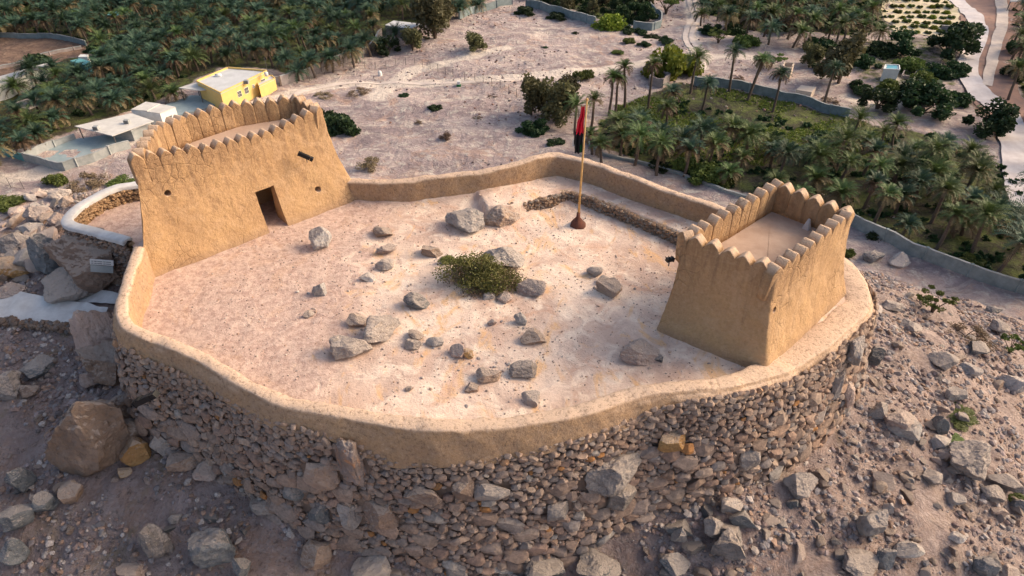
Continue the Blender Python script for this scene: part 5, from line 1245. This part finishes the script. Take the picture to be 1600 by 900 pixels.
for a in [
 ('green', 912, 124, 28, "rounded bright green bush alone on the pale valley floor", 1.0), ('bush', 680, 169, 20, "small dark green bush alone on open ground", .6),
 ('bush', 535, 203, 52, "dark bush at the right flank of the large tower", 1.1), ('bush', 510, 190, 36, "dark bush peeping out above the large tower's right corner", 1.1),
 ('dry', 577, 262, 36, "dry olive tuft beyond the back parapet", 1.0), ('dry', 698, 217, 24, "small dry bush in the middle of the pale valley", .9),
 ('bright', 952, 42, 44, "yellow green round bush before the far blue wall", 1.0), ('bush', 981, 50, 22, "dark low bush right of the yellow green bush", .8),
 ('bright', 1055, 115, 66, "big yellow green tree beside the ruined block hut", 1.2), ('bright', 1030, 118, 46, "darker green tree half hidden left of the big yellow green one", 1.0),
 ('olive', 740, 80, 34, "lone small tree on the far pale ground", .65), ('olive', 680, 60, 58, "tall olive brown tree beside the grey shed roof", .95),
 ('olive', 645, 78, 34, "thin brown tree left of the tall olive one", .8), ('dark', 607, 85, 34, "dark green tree at the corner of the block wall", .7),
 ('olive', 830, 180, 44, "olive tree left of the flag, leftmost of its clump", 1.1), ('olive', 870, 190, 56, "wide olive brown tree in the clump left of the flag", .9),
 ('bush', 832, 204, 42, "dark green bush in front of the olive clump", .9), ('olive', 885, 160, 42, "greyish tree at the back of the olive clump", .8),
 ('bush', 1245, 45, 40, "dark shrub under the far palms", .9), ('acacia', 1040, 22, 40, "umbrella tree by the far wheel tracks", 1.0), ('acacia', 1122, 68, 30, "small brown umbrella tree right of the wheel tracks", .9),
 ('bush', 1110, 50, 30, "dark green bush right of the far wheel tracks", .9), ('bush', 1145, 50, 34, "wide dark bush next to the far grove", .8), ('green', 1163, 70, 34, "green bush with a pale top beside the far grove", .9),
 ('bush', 1107, 55, 22, "low dark bush left of the small umbrella tree", .7), ('acacia', 1204, 105, 36, "flat topped tree left of the stone ruin", .7),
 ('olive', 1310, 130, 62, "large brown olive tree right of the concrete hut", .95), ('olive', 1265, 102, 32, "small olive tree right of the stone ruin", .8),
 ('bush', 1280, 76, 40, "dark bush at the left end of the far shrub belt", .9), ('bush', 1325, 80, 44, "dark bush in the far shrub belt behind the brown olive tree", .8),
 ('bush', 1370, 82, 46, "broad dark bush in the middle of the far shrub belt", .8), ('dark', 1410, 85, 48, "dark tree in the far shrub belt", .7), ('dark', 1480, 88, 66, "large dark tree at the right end of the far shrub belt", .8),
 ('bush', 1350, 100, 40, "bush left behind the white kiosk", .8), ('bush', 1285, 110, 30, "dark bush under the brown olive tree", .8), ('green', 1420, 110, 44, "green bush right behind the white kiosk", .9),
 ('bush', 1460, 122, 54, "dark green bush right of the kiosk", .8), ('green', 1440, 127, 34, "rounded bush between the kiosk and the road", .9), ('bush', 1495, 115, 44, "green bush close to the gravel road", .9),
 ('bush', 1342, 142, 36, "round dark bush left of the kiosk's sand path", .8), ('green', 1388, 139, 34, "round green bush just in front of the white kiosk", .8), ('bush', 1432, 150, 58, "wide bush right of the sand path", .8),
 ('dark', 1370, 170, 50, "dark tree at the near edge of the shrub belt", .7), ('dark', 1440, 178, 66, "wide dark green tree above the palm grove", .7), ('bush', 1490, 165, 56, "dark bush beside the road bend", .8), ('dark', 1540, 208, 60, "large green tree between the palm grove and the road", .8),
 ('dark', 1584, 125, 40, "dark tree at the far side of the river bed", .8),
 ('bush', 62, 104, 38, "dark round tree beside the walled farm plots", 1.2), ('bush', 148, 80, 26, "dark bush right of the farm plots", .8), ('bright', 82, 148, 26, "bright green tree standing in the palm grove", 1.1), ('bright', 562, 68, 16, "bright green bush behind the block wall", 1.0),
 ('green', 1105, 280, 56, "leafy green bush at the near edge of the palm grove", .8), ('green', 1075, 268, 50, "green shrub left of the leafy bush by the grove", .8), ('bush', 1030, 258, 40, "dark low bush behind the back parapet", .7), ('green', 1135, 285, 36, "pale green bush right of the leafy bush", .8),
 ('bush', 868, 224, 26, "low dark bush above the back parapet's corner", .5), ('bush', 1380, 370, 46, "creeper bush hanging over the canal wall", .5), ('green', 1520, 412, 36, "green bush growing by the canal wall", .6), ('green', 1325, 400, 20, "small green shrub right of the small tower", 1.0),
 ('bush', 1000, 52, 20, "dark bush near the far wall's gap", .7), ('bush', 1018, 60, 22, "low bush left of the wheel tracks", .6), ('green', 982, 67, 20, "small green bush below the far wall", .7), ('bush', 1005, 72, 20, "low dark bush above the big yellow green tree", .7), ('bush', 1040, 66, 22, "dark bush behind the big yellow green tree", .8), ('green', 965, 84, 18, "small bush on the pale ground left of the block hut", .6),
 ('bush', 822, 20, 30, "dark shrub in front of the far blue wall", .7), ('bush', 872, 27, 30, "low shrub right along the far blue wall", .5), ('dry', 1445, 98, 16, "dry bush", .6)][:-1]:
    kind, px, py, wp_, lab, hs = a; tree = 'tree' in lab
    if kind in ('bush', 'green', 'bright', 'dry'): hs *= 1.0
    plant(kind, px, py, wp_, lab, "tree" if tree else "bush", "tree" if tree else "bush", GV, hs)
# plants on the hill
for a in [('green', 90, 288, 34, "dark green bush above the left rock field", "bush", .9), ('dry', 135, 290, 52, "brown flat topped bush right of the dark green one", "bush", .8), ('green', 190, 290, 44, "yellowish low bush behind the terrace wall", "bush", .3), ('green', 15, 318, 50, "low green bush at the left edge", "bush", .25),
          ('acacia', 1456, 488, 48, "small umbrella acacia on the right slope", "tree", .9), ('dry', 1508, 526, 58, "brown leafless bush right of the umbrella acacia", "bush", .8), ('acacia', 1576, 552, 34, "small green acacia at the right edge of the slope", "tree", 1.0), ('green', 1500, 650, 50, "mossy yellow green patch on the right slope", "ground plant", .12),
          ('green', 1490, 690, 40, "low yellowish plant below the mossy patch", "ground plant", .10), ('green', 1588, 780, 30, "green tuft at the right picture edge", "ground plant", .3)]:
    plant(a[0], a[1], a[2], a[3], a[4], a[5], "acacia" if a[0] == 'acacia' else "bush", G, a[6])
# the courtyard shrub: airy, fine twigs and small leaves
p, t = GC(745, 440); sh = put("courtyard_shrub", None, label="wide feathery green shrub in the middle of the courtyard", cat="shrub", loc=p)
V, F, cs = leaf_cloud(5, 8500, (1.85, 1.25, 1.45), .06, 'bush', 40); cut = (V.reshape(-1, 4, 3)[:, 0, 0] < 2)
put("leaves", mesh_arr("leaves", V, F, False, None, M['leafshrub']), parent=sh)
V, F, _c = leaf_cloud(6, 3600, (1.8, 1.2, 1.0), .05, 'bush', 26); put("dry_twig_tips", mesh_arr("dry_twig_tips", V, F, False, None, M['leafdry']), parent=sh)
bm = bmesh.new()
for c in cs: tube(bm, [(c[0]*.1, c[1]*.1, -.05), (c[0]*.4, c[1]*.4, c[2]*.55), tuple(c * 1.12)], [.025, .016, .006], 4)
bmesh_obj(bm, "stems", M['bark'], parent=sh)
V, F, cs = leaf_cloud(8, 1300, (.6, .35, .3), .05, 'bush', 10); p2, _ = GC(700, 408); s2 = put("courtyard_shrub", None, label="thin spray of green twigs reaching over the small tan rock", cat="shrub", loc=p2)
put("leaves", mesh_arr("leaves", V, F, False, None, M['leafshrub']), parent=s2)

# low grass and scrub on the lawn below the tall palms
lw = pxpoly(LAWN, VZ); pts = np.stack([rng.uniform(lw[:, 0].min(), lw[:, 0].max(), 26000), rng.uniform(lw[:, 1].min(), lw[:, 1].max(), 26000)], 1)
pts = pts[inside(pts[:, 0], pts[:, 1], lw)]; pts = pts[fbm(np.c_[pts, pts[:, 0] * 0] * .12, 4, 88) > -.12]; n = len(pts)
Z_ = hgt(pts[:, 0], pts[:, 1]); a_ = rng.uniform(0, 6.28, n); hh_ = rng.uniform(.15, .45, n); ww_ = rng.uniform(.12, .3, n)
V = np.zeros((n, 3, 3)); V[:, 0] = np.c_[pts[:, 0] - np.cos(a_) * ww_, pts[:, 1] - np.sin(a_) * ww_, Z_ - .02]; V[:, 1] = np.c_[pts[:, 0] + np.cos(a_) * ww_, pts[:, 1] + np.sin(a_) * ww_, Z_ - .02]; V[:, 2] = np.c_[pts + rng.uniform(-.3, .3, (n, 2)), Z_ + hh_]
put("grass", mesh_arr("grass", V.reshape(-1, 3), np.arange(n * 3).reshape(n, 3), False, None, M['grass']), label="short green grass between the tall palms", cat="grass", kind='stuff')
# undergrowth below the groves
def under(poly, n, seed, nm, lab):
    r = np.random.default_rng(seed); w_ = pxpoly(poly, VZ); c = r.uniform(w_.min(0), w_.max(0), (n, 2)); c = c[inside(c[:, 0], c[:, 1], w_)]
    for e in ROOFS_EX: c = c[sdist(c[:, 0], c[:, 1], pxpoly(e, VZ)) > 1.5]
    n = len(c); bs = [leaf_cloud(200 + k, 160, (1, 1, .9), .34, 'bush', 7)[:2] for k in range(3)]; T = np.c_[c, hgt(c[:, 0], c[:, 1])]
    V, F, o = merge_inst(bs, r.integers(0, 3, n), rot_rand(n, r, .02), np.ones((n, 3)) * r.uniform(.5, 1.5, (n, 1)), T)
    put(nm, mesh_arr(nm, V, F, False, None, M['leafdark']), label=lab, cat="undergrowth", kind='stuff')
under(GROVE_A, 1700, 1, "undergrowth", "dark undergrowth beneath the upper left palms"); under(GROVE_C, 900, 2, "undergrowth", "dark scrub beneath the far top right palms")
under(GROVE_B, 900, 3, "undergrowth", "scrub growing behind the far blue wall"); under(GROVE_DG, 600, 4, "undergrowth", "scrub beneath the palms behind the small tower"); under(GROVE_E, 260, 5, "undergrowth", "dark scrub along the right edge")
def trees_in(poly, gap, kinds, lab, grp, seed, sz):
    for (x, y, h) in pick(poly, [], gap, 4, 6, 500, seed, 1):
        cr, tm = rnd.choice(PL[rnd.choice(kinds)]); s = rnd.uniform(*sz); o = put("tree", None, label=lab, cat="tree", group=grp, loc=(x, y, float(hgt(x, y)[0])), rot=(0, 0, rnd.uniform(0, 6)))
        put("crown", cr, parent=o, scale=(s, s, s)); put("branches", tm, parent=o, scale=(s, s, s))
trees_in(GROVE_B, 6, ['olive', 'dark'], "olive tree in the wood behind the far blue wall", "trees behind the far blue wall", 7, (2.0, 3.0))
trees_in(GROVE_C, 11, ['olive', 'dark'], "dark broadleaf tree among the far top right palms", "broadleaf trees of the far grove", 8, (2.0, 3.0))
trees_in(GROVE_E, 10, ['olive', 'dark'], "dark broadleaf tree beyond the gravel road", "broadleaf trees beyond the gravel road", 9, (2.0, 3.2))
# orchard rows at the top right
ORCH = [(1388, -20), (1480, -20), (1498, 52), (1440, 62), (1390, 48)]; ow = pxpoly(ORCH, VZ); u0, u1, v0, v1 = ow[:, 0].min(), ow[:, 0].max(), ow[:, 1].min(), ow[:, 1].max()
strip("orchard_soil", [(1428, -20), (1436, 10), (1443, 35), (1450, 56)], [22, 22, 21, 16], simple("pale_orchard_soil", (.66, .56, .42), (.40, .36, .22), .35), .1)
c = 0
for i in range(14):
    for j in range(14):
        x = u0 + i * 2.9 + j * .9; y = v0 + j * 5.2 + rnd.uniform(-.4, .4)
        if inside(np.array([x]), np.array([y]), ow)[0]:
            cr, tm = PL['bright'][0] if (i + j) % 3 == 0 else PL['green'][1]; s = rnd.uniform(.9, 1.5); x += rnd.uniform(-.4, .4); o = put("orchard_tree", None, label="small round fruit tree planted in the pale orchard rows", cat="tree", group="young trees of the orchard rows", loc=(x, y, float(hgt(x, y)[0])))
            put("crown", cr, parent=o, scale=(s, s, s)); c += 1

# ------------------------------------------------------------------ valley walls, fences, houses
def valley_wall(px, h, mk, label, thick=.25, cap='concrete', piers=6.0, step=1.0, gf=GV):
    pts = resample(np.array([gf(a, b)[0][:2] for a, b in px]), step); nn = normals2(pts); root = put("boundary_wall", None, label=label, cat="wall", loc=(pts[0][0], pts[0][1], 0)); o0 = pts[0]
    for nm, hw, z0, z1, mt in (("wall_face", thick/2, -.4, h, mk), ("coping", thick/2 + .06, h + .003, h + .12, cap)):
        V = []; F = []
        for i, p in enumerate(pts):
            z = float(hgt(p[0], p[1])[0])
            for o, zz in ((-hw, z0), (-hw, z1), (hw, z1), (hw, z0)): V.append((*(p + nn[i] * o - o0), z + zz))
        for i in range(len(pts)-1):
            for k in range(4): a = i*4 + k; b = i*4 + (k+1) % 4; F.append((a, b, b+4, a+4))
        n_ = len(pts); F += [(0, 3, 2, 1), (n_*4-4, n_*4-3, n_*4-2, n_*4-1)]
        put(nm, mesh_arr(nm, V, F, False, None, M[mt]), parent=root)
    bm = bmesh.new(); s = 0
    for i in range(0, len(pts), max(1, int(piers / step))):
        p = pts[i]; z = float(hgt(p[0], p[1])[0]); bx(bm, p[0]-o0[0]-.22, p[0]-o0[0]+.22, p[1]-o0[1]-.22, p[1]-o0[1]+.22, z-.4, z + h + .18)
    bmesh_obj(bm, "piers", M[mk], parent=root); root["label"] = label
    return root
valley_wall([(440, 134), (500, 113), (560, 91), (588, 72), (597, 58)], 2.2, 'blockwall', "grey block wall between the left palm grove and the open ground")
valley_wall([(718, 30), (745, 20), (775, 12), (800, 6)], 2.0, 'bluewall', "far blue grey wall left of the top centre, along the palm grove")
valley_wall([(822, 12), (850, 17), (880, 25), (905, 32), (930, 40)], 2.2, 'bluewall', "far blue grey wall left of the yellow green bush")
valley_wall([(990, 45), (1018, 48), (1032, 43), (1033, 32), (1020, 20), (1012, 5)], 2.0, 'bluewall', "short curved blue grey wall right of the yellow green bush")
valley_wall([(1085, 133), (1140, 138), (1200, 150), (1265, 166), (1325, 184)], 1.9, 'bluewall', "long blue grey wall above the grass and tall palms")
valley_wall([(1328, 352), (1370, 372), (1420, 398), (1480, 420), (1540, 442), (1610, 462), (1680, 485)], 2.0, 'bluewall', "weathered canal wall running along the grove behind the small tower")
valley_wall([(915, 222), (940, 243), (1000, 256), (1060, 272), (1130, 300), (1200, 318)], .5, 'bluewall', "low dark kerb wall between the back parapet and the palms", .3)
valley_wall([(-40, 60), (0, 58), (60, 60), (100, 63), (135, 70)], 1.2, 'bluewall', "grey wall at the top of the left farm plots", .25)
valley_wall([(0, 108), (40, 98), (85, 84), (128, 76)], .7, 'blockwall', "low grey wall across the left farm plots", .25)
valley_wall([(42, 252), (100, 268), (150, 252), (205, 232)], 1.6, 'concrete', "grey yard wall in front of the flat roofed compound", .2)
valley_wall([(42, 250), (80, 232), (120, 220)], 1.4, 'concrete', "left side wall of the flat roofed compound", .2)
valley_wall([(-20, 240), (20, 245), (42, 252)], 1.4, 'teal', "green sheet fence at the left end of the compound wall", .12, 'teal')
valley_wall([(1470, 50), (1500, 52), (1520, 48)], 1.6, 'blockwall', "short grey wall between the orchard and the road", .2)
# painted marks on the block wall
bm = bmesh.new()
for (a, b) in (((545, 92), (550, 90)), ((552, 90), (556, 93)), ((558, 88), (563, 90)), ((565, 86), (566, 91))):
    p, q = GV(*a)[0], GV(*b)[0]; tube(bm, [(p[0], p[1] - .3, p[2] + 1.2), (q[0], q[1] - .3, q[2] + 1.6)], .06, 4)
mk_ = bmesh_obj(bm, "painted_marks", M['white'], parent=None); mk_["label"] = "white painted scribble on the grey block wall"; mk_["category"] = "graffiti"

def chain_fence(px, label, h=1.9):
    pts = resample(np.array([GV(a, b)[0][:2] for a, b in px]), 2.6); root = put("wire_fence", None, label=label, cat="fence", loc=(pts[0][0], pts[0][1], 0)); o0 = pts[0]
    z = hgt(pts[:, 0], pts[:, 1])
    for i, p in enumerate(pts):
        bm = bmesh.new(); tube(bm, [(p[0]-o0[0], p[1]-o0[1], z[i]-.1), (p[0]-o0[0], p[1]-o0[1], z[i]+h)], .05, 5); bmesh_obj(bm, "post", M['steel'], parent=root)
    bm = bmesh.new()
    for i in range(len(pts)-1):
        a, b = pts[i]-o0, pts[i+1]-o0
        for k in range(9):
            f = .05 + .95 * k / 8; tube(bm, [(a[0], a[1], z[i]+h*f), (b[0], b[1], z[i+1]+h*f)], .022 if k in (0, 8) else .010, 3)
        for j in range(1, 9): f = j / 9; q = a * (1-f) + b * f; zz = z[i]*(1-f)+z[i+1]*f; tube(bm, [(q[0], q[1], zz+.05), (q[0], q[1], zz+h)], .010, 3)
    bmesh_obj(bm, "wire_mesh", M['steel'], parent=root)
chain_fence([(484, 127), (512, 113), (540, 110), (600, 108), (645, 101), (680, 110), (708, 120)], "rusty wire fence running across the open ground beside the block wall")
chain_fence([(726, 126), (740, 126), (770, 135), (800, 147), (830, 160)], "second wire fence, starting in mid picture behind the first")
chain_fence([(0, 285), (10, 292), (38, 296)], "wire fence fragment at the left edge above the rock field")

def house(name, roof_px, h, mw, mr, label, cat, wins=(), doorpx=None, overhang=.0, parapet=.0, roof_t=.15, open_sides=False, zb=None):
    """roof_px: roof corners, seen at height h above the valley floor"""
    c = np.mean([P(a, b, VZ + h)[:2] for a, b in roof_px], 0); z0 = float(hgt(c[0], c[1])[0]) if zb is None else zb
    poly = np.array([P(a, b, z0 + h)[:2] for a, b in roof_px]) - c; root = put(name, None, label=label, cat=cat, loc=(c[0], c[1], z0))
    if open_sides:
        for p in poly:
            q = p * .93; bm = bmesh.new(); bx(bm, q[0]-.07, q[0]+.07, q[1]-.07, q[1]+.07, -.2, h); bmesh_obj(bm, "post", M['steel'], parent=root)
    else:
        bm = bmesh.new(); prism(bm, poly * (1 - overhang), -.4, h - .003); bmesh_obj(bm, "wall", M[mw], parent=root)
    bm = bmesh.new(); prism(bm, poly * 1.015, h, h + roof_t); bmesh_obj(bm, "roof", M[mr], parent=root)
    if parapet:
        bm = bmesh.new(); n = len(poly)
        for i in range(n):
            a, b = poly[i] * 1.01, poly[(i+1) % n] * 1.01; d = b - a; L = np.linalg.norm(d); d /= L; nn = np.array([-d[1], d[0]])
            Mx = Matrix(((d[0], nn[0], 0, a[0]), (d[1], nn[1], 0, a[1]), (0, 0, 1, 0), (0, 0, 0, 1))); bx(bm, .1, L - .1, -.09, .09, h + roof_t + .002, h + roof_t + parapet, Mx)
        bmesh_obj(bm, "roof_parapet", M[mw], parent=root)
    for (i, f, zc, w_, hw_, arch) in wins:          # on the wall from corner i to i+1
        a, b = poly[i] * (1 - overhang), poly[(i+1) % len(poly)] * (1 - overhang); d = b - a; L = np.linalg.norm(d); d /= L; nn = np.array([d[1], -d[0]])
        q = a + d * L * f
        if (q @ nn) < 0: nn = -nn
        Mx = Matrix(((d[0], nn[0], 0, q[0]), (d[1], nn[1], 0, q[1]), (0, 0, 1, zc), (0, 0, 0, 1)))
        bm = bmesh.new(); bx(bm, -w_/2-.08, w_/2+.08, .0, .05, -hw_/2-.08, hw_/2+.08, Mx); wf = bmesh_obj(bm, "window", M['white'], parent=root)
        bm = bmesh.new(); bx(bm, -w_/2, w_/2, .045, .06, -hw_/2, hw_/2, Mx); bmesh_obj(bm, "pane", M['dark'], parent=wf)
        bm = bmesh.new()
        for k in (-1, 0, 1): bx(bm, k*w_/4-.02, k*w_/4+.02, .06, .075, -hw_/2, hw_/2, Mx)
        bx(bm, -w_/2, w_/2, .061, .077, -.02, .02, Mx); bmesh_obj(bm, "bars", M['white'], parent=wf)
    return root, poly, z0
house("yellow_house", [(345, 147), (417, 113), (357, 108), (308, 129)], 4.0, 'yellow', 'greyroof', "bright yellow house with a flat grey roof behind the large tower", "house",
      [(0, .35, 2.3, 1.0, 1.2, 0), (0, .50, 2.3, 1.0, 1.2, 0), (0, .66, 2.5, .5, .6, 0), (0, .88, 2.3, 1.1, 1.4, 1)], parapet=.35)
house("yellow_annex", [(405, 136), (430, 124), (424, 119), (402, 128)], 2.4, 'yellow', 'greyroof', "low yellow outbuilding at the right end of the yellow house", "outbuilding", parapet=.2)
bm = bmesh.new(); q = P(436, 124, VZ + 1.2); 
rt = put("yard_gate", None, label="white barred gate at the right end of the yellow house", cat="gate", loc=q)
bm = bmesh.new()
for k in range(9): bx(bm, -1.2 + k*.3, -1.14 + k*.3, -.04, .04, -1.2, .6)
bx(bm, -1.3, 1.3, -.05, .05, .6, .7); bx(bm, -1.3, 1.3, -.05, .05, -1.0, -.9); bmesh_obj(bm, "bars", M['white'], parent=rt)
bm = bmesh.new(); bx(bm, 1.32, 1.65, -.2, .2, -1.4, 1.0); bx(bm, -1.65, -1.32, -.2, .2, -1.4, 1.0); bmesh_obj(bm, "gate_posts", M['yellow'], parent=rt)
house("carport_canopy", [(280, 138), (312, 142), (346, 138), (306, 130)], 3.0, 'white', 'paleroof', "flat white canopy at the left side of the yellow house", "canopy", open_sides=True)
house("yard_store", [(205, 172), (228, 160), (250, 163), (230, 174)], 3.0, 'white', 'paleroof', "small white store with a grey roof, left of the cream canopy", "store", [(0, .5, 1.6, .8, .8, 0)])
house("cream_canopy", [(228, 175), (250, 178), (274, 168), (248, 163)], 3.2, 'white', 'paleroof', "small cream roofed room in the compound behind the large tower", "room", [(1, .5, 1.6, .9, .9, 0)])
house("long_flat_roof", [(118, 198), (176, 213), (240, 190), (205, 178)], 3.0, 'concrete', 'paleroof', "long pale grey flat roofed shelter in the compound", "shelter", open_sides=True)
house("long_flat_room", [(160, 197), (205, 205), (235, 190), (208, 181)], 2.6, 'concrete', 'greyroof', "low room beneath the long grey roof", "room")
house("compound_yard", [(275, 182), (335, 165), (340, 152), (298, 150), (240, 172)], .35, 'concrete', 'yardblue', "raised blue grey paved yard between the compound and the yellow house", "yard")
house("compound_yard", [(48, 245), (100, 258), (204, 224), (200, 208), (120, 218)], .25, 'concrete', 'yardblue', "paved yard inside the compound wall at the left", "yard")
house("long_shed", [(-20, 138), (10, 130), (78, 103), (74, 99), (-20, 126)], 3.0, 'white', 'paleroof', "long white roofed shed between the farm plots and the palms", "shed")
house("square_roof", [(14, 165), (52, 152), (74, 160), (46, 171)], 3.6, 'cream', 'cream', "cream square roof standing in the palm grove at the left", "shed", open_sides=True)
house("teal_hut", [(110, 96), (125, 92), (141, 97), (132, 102)], 2.6, 'teal', 'teal', "small teal roofed hut below the farm plots", "hut")
house("white_tank_stand", [(122, 90), (136, 90), (138, 86), (126, 86)], 2.4, 'white', 'white', "tiny white shelter above the teal hut", "hut")
house("teal_shed", [(168, 24), (186, 25), (186, 19), (172, 19)], 3.8, 'teal', 'teal', "small teal roof deep in the upper palm grove", "shed", open_sides=True)
house("grey_shed", [(602, 40), (640, 46), (658, 38), (615, 33)], 2.6, 'blockwall', 'greyroof', "flat grey roofed shed at the edge of the left grove", "shed")
# ruined block hut without a roof
def ruin(px, h, mk, label, name, t=.25):
    c = np.mean([GV(a, b)[0][:2] for a, b in px], 0); z0 = float(hgt(c[0], c[1])[0]); poly = [GV(a, b)[0][:2] - c for a, b in px]; root = put(name, None, label=label, cat="hut", loc=(c[0], c[1], z0)); n = len(poly)
    for i in range(n):
        a, b = poly[i], poly[(i+1) % n]; d = b - a; L = np.linalg.norm(d); d = d / L; nn = np.array([-d[1], d[0]]); Mx = Matrix(((d[0], nn[0], 0, a[0]), (d[1], nn[1], 0, a[1]), (0, 0, 1, 0), (0, 0, 0, 1)))
        bm = bmesh.new(); m_ = int(L / .5); 
        for k in range(m_): hh_ = h * (1 - .12 * rnd.random()); bx(bm, k * L / m_ + t/2 * (k == 0), (k+1) * L / m_ - t/2 * (k == m_-1) - .002, -t/2, t/2, -.3, hh_, Mx)
        bmesh_obj(bm, "wall", M[mk], parent=root)
    return root
ruin([(1013, 133), (1034, 138), (1046, 127), (1025, 122)], 1.9, 'blockwall', "roofless grey block hut between the tall palms and the yellow green tree", "block_hut")
ruin([(1218, 122), (1232, 124), (1236, 117), (1222, 115)], 3.2, 'cream', "tall roofless stone ruin right of the flat topped tree", "stone_ruin")
house("concrete_hut", [(1244, 141), (1268, 145), (1275, 137), (1252, 134)], 1.9, 'cream', 'cream', "small cream concrete hut above the long blue wall", "hut")
kr, kpoly, kz = house("white_kiosk", [(1380, 110), (1405, 111), (1404, 104), (1383, 103)], 2.6, 'white', 'white', "white kiosk with a blue panel among the dark bushes", "kiosk", parapet=.3)
bm = bmesh.new(); kc = kpoly * .72; prism(bm, kc, 2.78, 2.86); bmesh_obj(bm, "blue_panel", M['blue'], parent=kr)
ruin([(1408, 122), (1425, 124), (1432, 116), (1412, 114)], 1.0, 'blockwall', "low unfinished block wall right of the white kiosk", "unfinished_walls")
house("roadside_shelter", [(1578, 3), (1605, 3), (1605, -3), (1580, -3)], 3.0, 'white', 'paleroof', "pale roof at the far end of the road", "shelter", open_sides=True)
# water tanks, small marker posts
for (px, py, lab, mk) in ((594, 118, "pale upright water tank inside the wire fence", 'white'), (1268 - 951, 0, "", '') )[:1] + ((717, 134, "small pale marker block between the two wire fences", 'white'),):
    p, t = GV(px, py); o = put("water_tank" if px == 594 else "marker_block", None, label=lab, cat="tank" if px == 594 else "marker", loc=p)
    bm = bmesh.new(); tube(bm, [(0, 0, 0), (0, 0, .25), (0, 0, .9), (0, 0, 1.15)], [.45, .48, .44, .2], 10) if px == 594 else bx(bm, -.35, .35, -.35, .35, .4, 1.1); bmesh_obj(bm, "top", M[mk], parent=o)
    bm = bmesh.new(); bx(bm, -.5, .5, -.5, .5, -.2, .25 if px != 594 else .02); bmesh_obj(bm, "plinth", M['greencloth'] if px != 594 else M['concrete'], parent=o)
for (px, py, lab) in ((341, 118, "white water tank on the flat roof of the yellow house"), (416, 116, "small round white tank at the yellow house's roof corner")):
    p = P(px, py, VZ + 4.6); bm = bmesh.new(); tube(bm, [(-.6, 0, 0), (.6, 0, 0)] if px == 341 else [(0, 0, -.4), (0, 0, .4)], .42, 12)
    o = bmesh_obj(bm, "water_tank", M['white'], True, loc=p); o["label"] = lab; o["category"] = "tank"
for (px, py, hz_, lab) in ((150, 200, 3.2, "small grey air cooler on the long pale roof, left one"), (198, 190, 3.2, "small grey air cooler on the long pale roof, right one"), (385, 128, 4.2, "grey air cooler on the yellow house's roof")):
    p = P(px, py, VZ + hz_ + .3); rt = put("air_cooler", None, label=lab, cat="air cooler", loc=p)
    bm = bmesh.new(); bx(bm, -.5, .5, -.4, .4, -.35, .4); bmesh.ops.bevel(bm, geom=list(bm.edges), offset=.05, segments=1, affect='EDGES'); bmesh_obj(bm, "housing", M['concrete'], parent=rt)
    bm = bmesh.new()
    for k in range(5): bx(bm, -.4, .4, -.43, -.405, -.25 + k*.12, -.2 + k*.12)
    bmesh_obj(bm, "louvres", M['steel'], parent=rt)
p = P(418, 112, VZ + 4.4); rt = put("antenna_mast", None, label="thin antenna mast rising from the yellow house's far corner", cat="antenna", loc=p)
bm = bmesh.new(); tube(bm, [(0, 0, 0), (0, 0, 3.2)], .05, 5); bmesh_obj(bm, "mast", M['steel'], parent=rt)
bm = bmesh.new(); tube(bm, [(-.5, 0, 2.6), (.5, 0, 2.6)], .03, 4); tube(bm, [(-.35, 0, 3.0), (.35, 0, 3.0)], .03, 4); bmesh_obj(bm, "aerial", M['steel'], parent=rt)
for (px, py, wp_, lab) in ((655, 192, 14, "tiny dark shrub left of the dry bush in mid valley"), (745, 184, 12, "tiny dry shrub below the second wire fence"), (630, 150, 16, "low dark shrub patch under the first wire fence"), (560, 145, 30, "dark scrubby patch left in the open valley"), (505, 150, 26, "dark scrub patch beside the yellow house's track"), (850, 75, 10, "tiny green shrub on the far pale ground"), (900, 52, 10, "tiny green shrub before the far wall"), (770, 150, 14, "tiny dry shrub left of the olive clump"), (1185, 92, 14, "tiny shrub beside the flat topped tree"), (1150, 122, 20, "low brown bush left of the leaning palm"), (1295, 160, 30, "brown bush at the end of the blue wall")):
    plant('dry' if ('dry' in lab or 'brown' in lab or 'scrub' in lab) else 'bush', px, py, wp_, lab, "bush", "bush", GV, .5)
print("objects", len(bpy.data.objects), "tris", sum(len(m.polygons) for m in bpy.data.meshes))
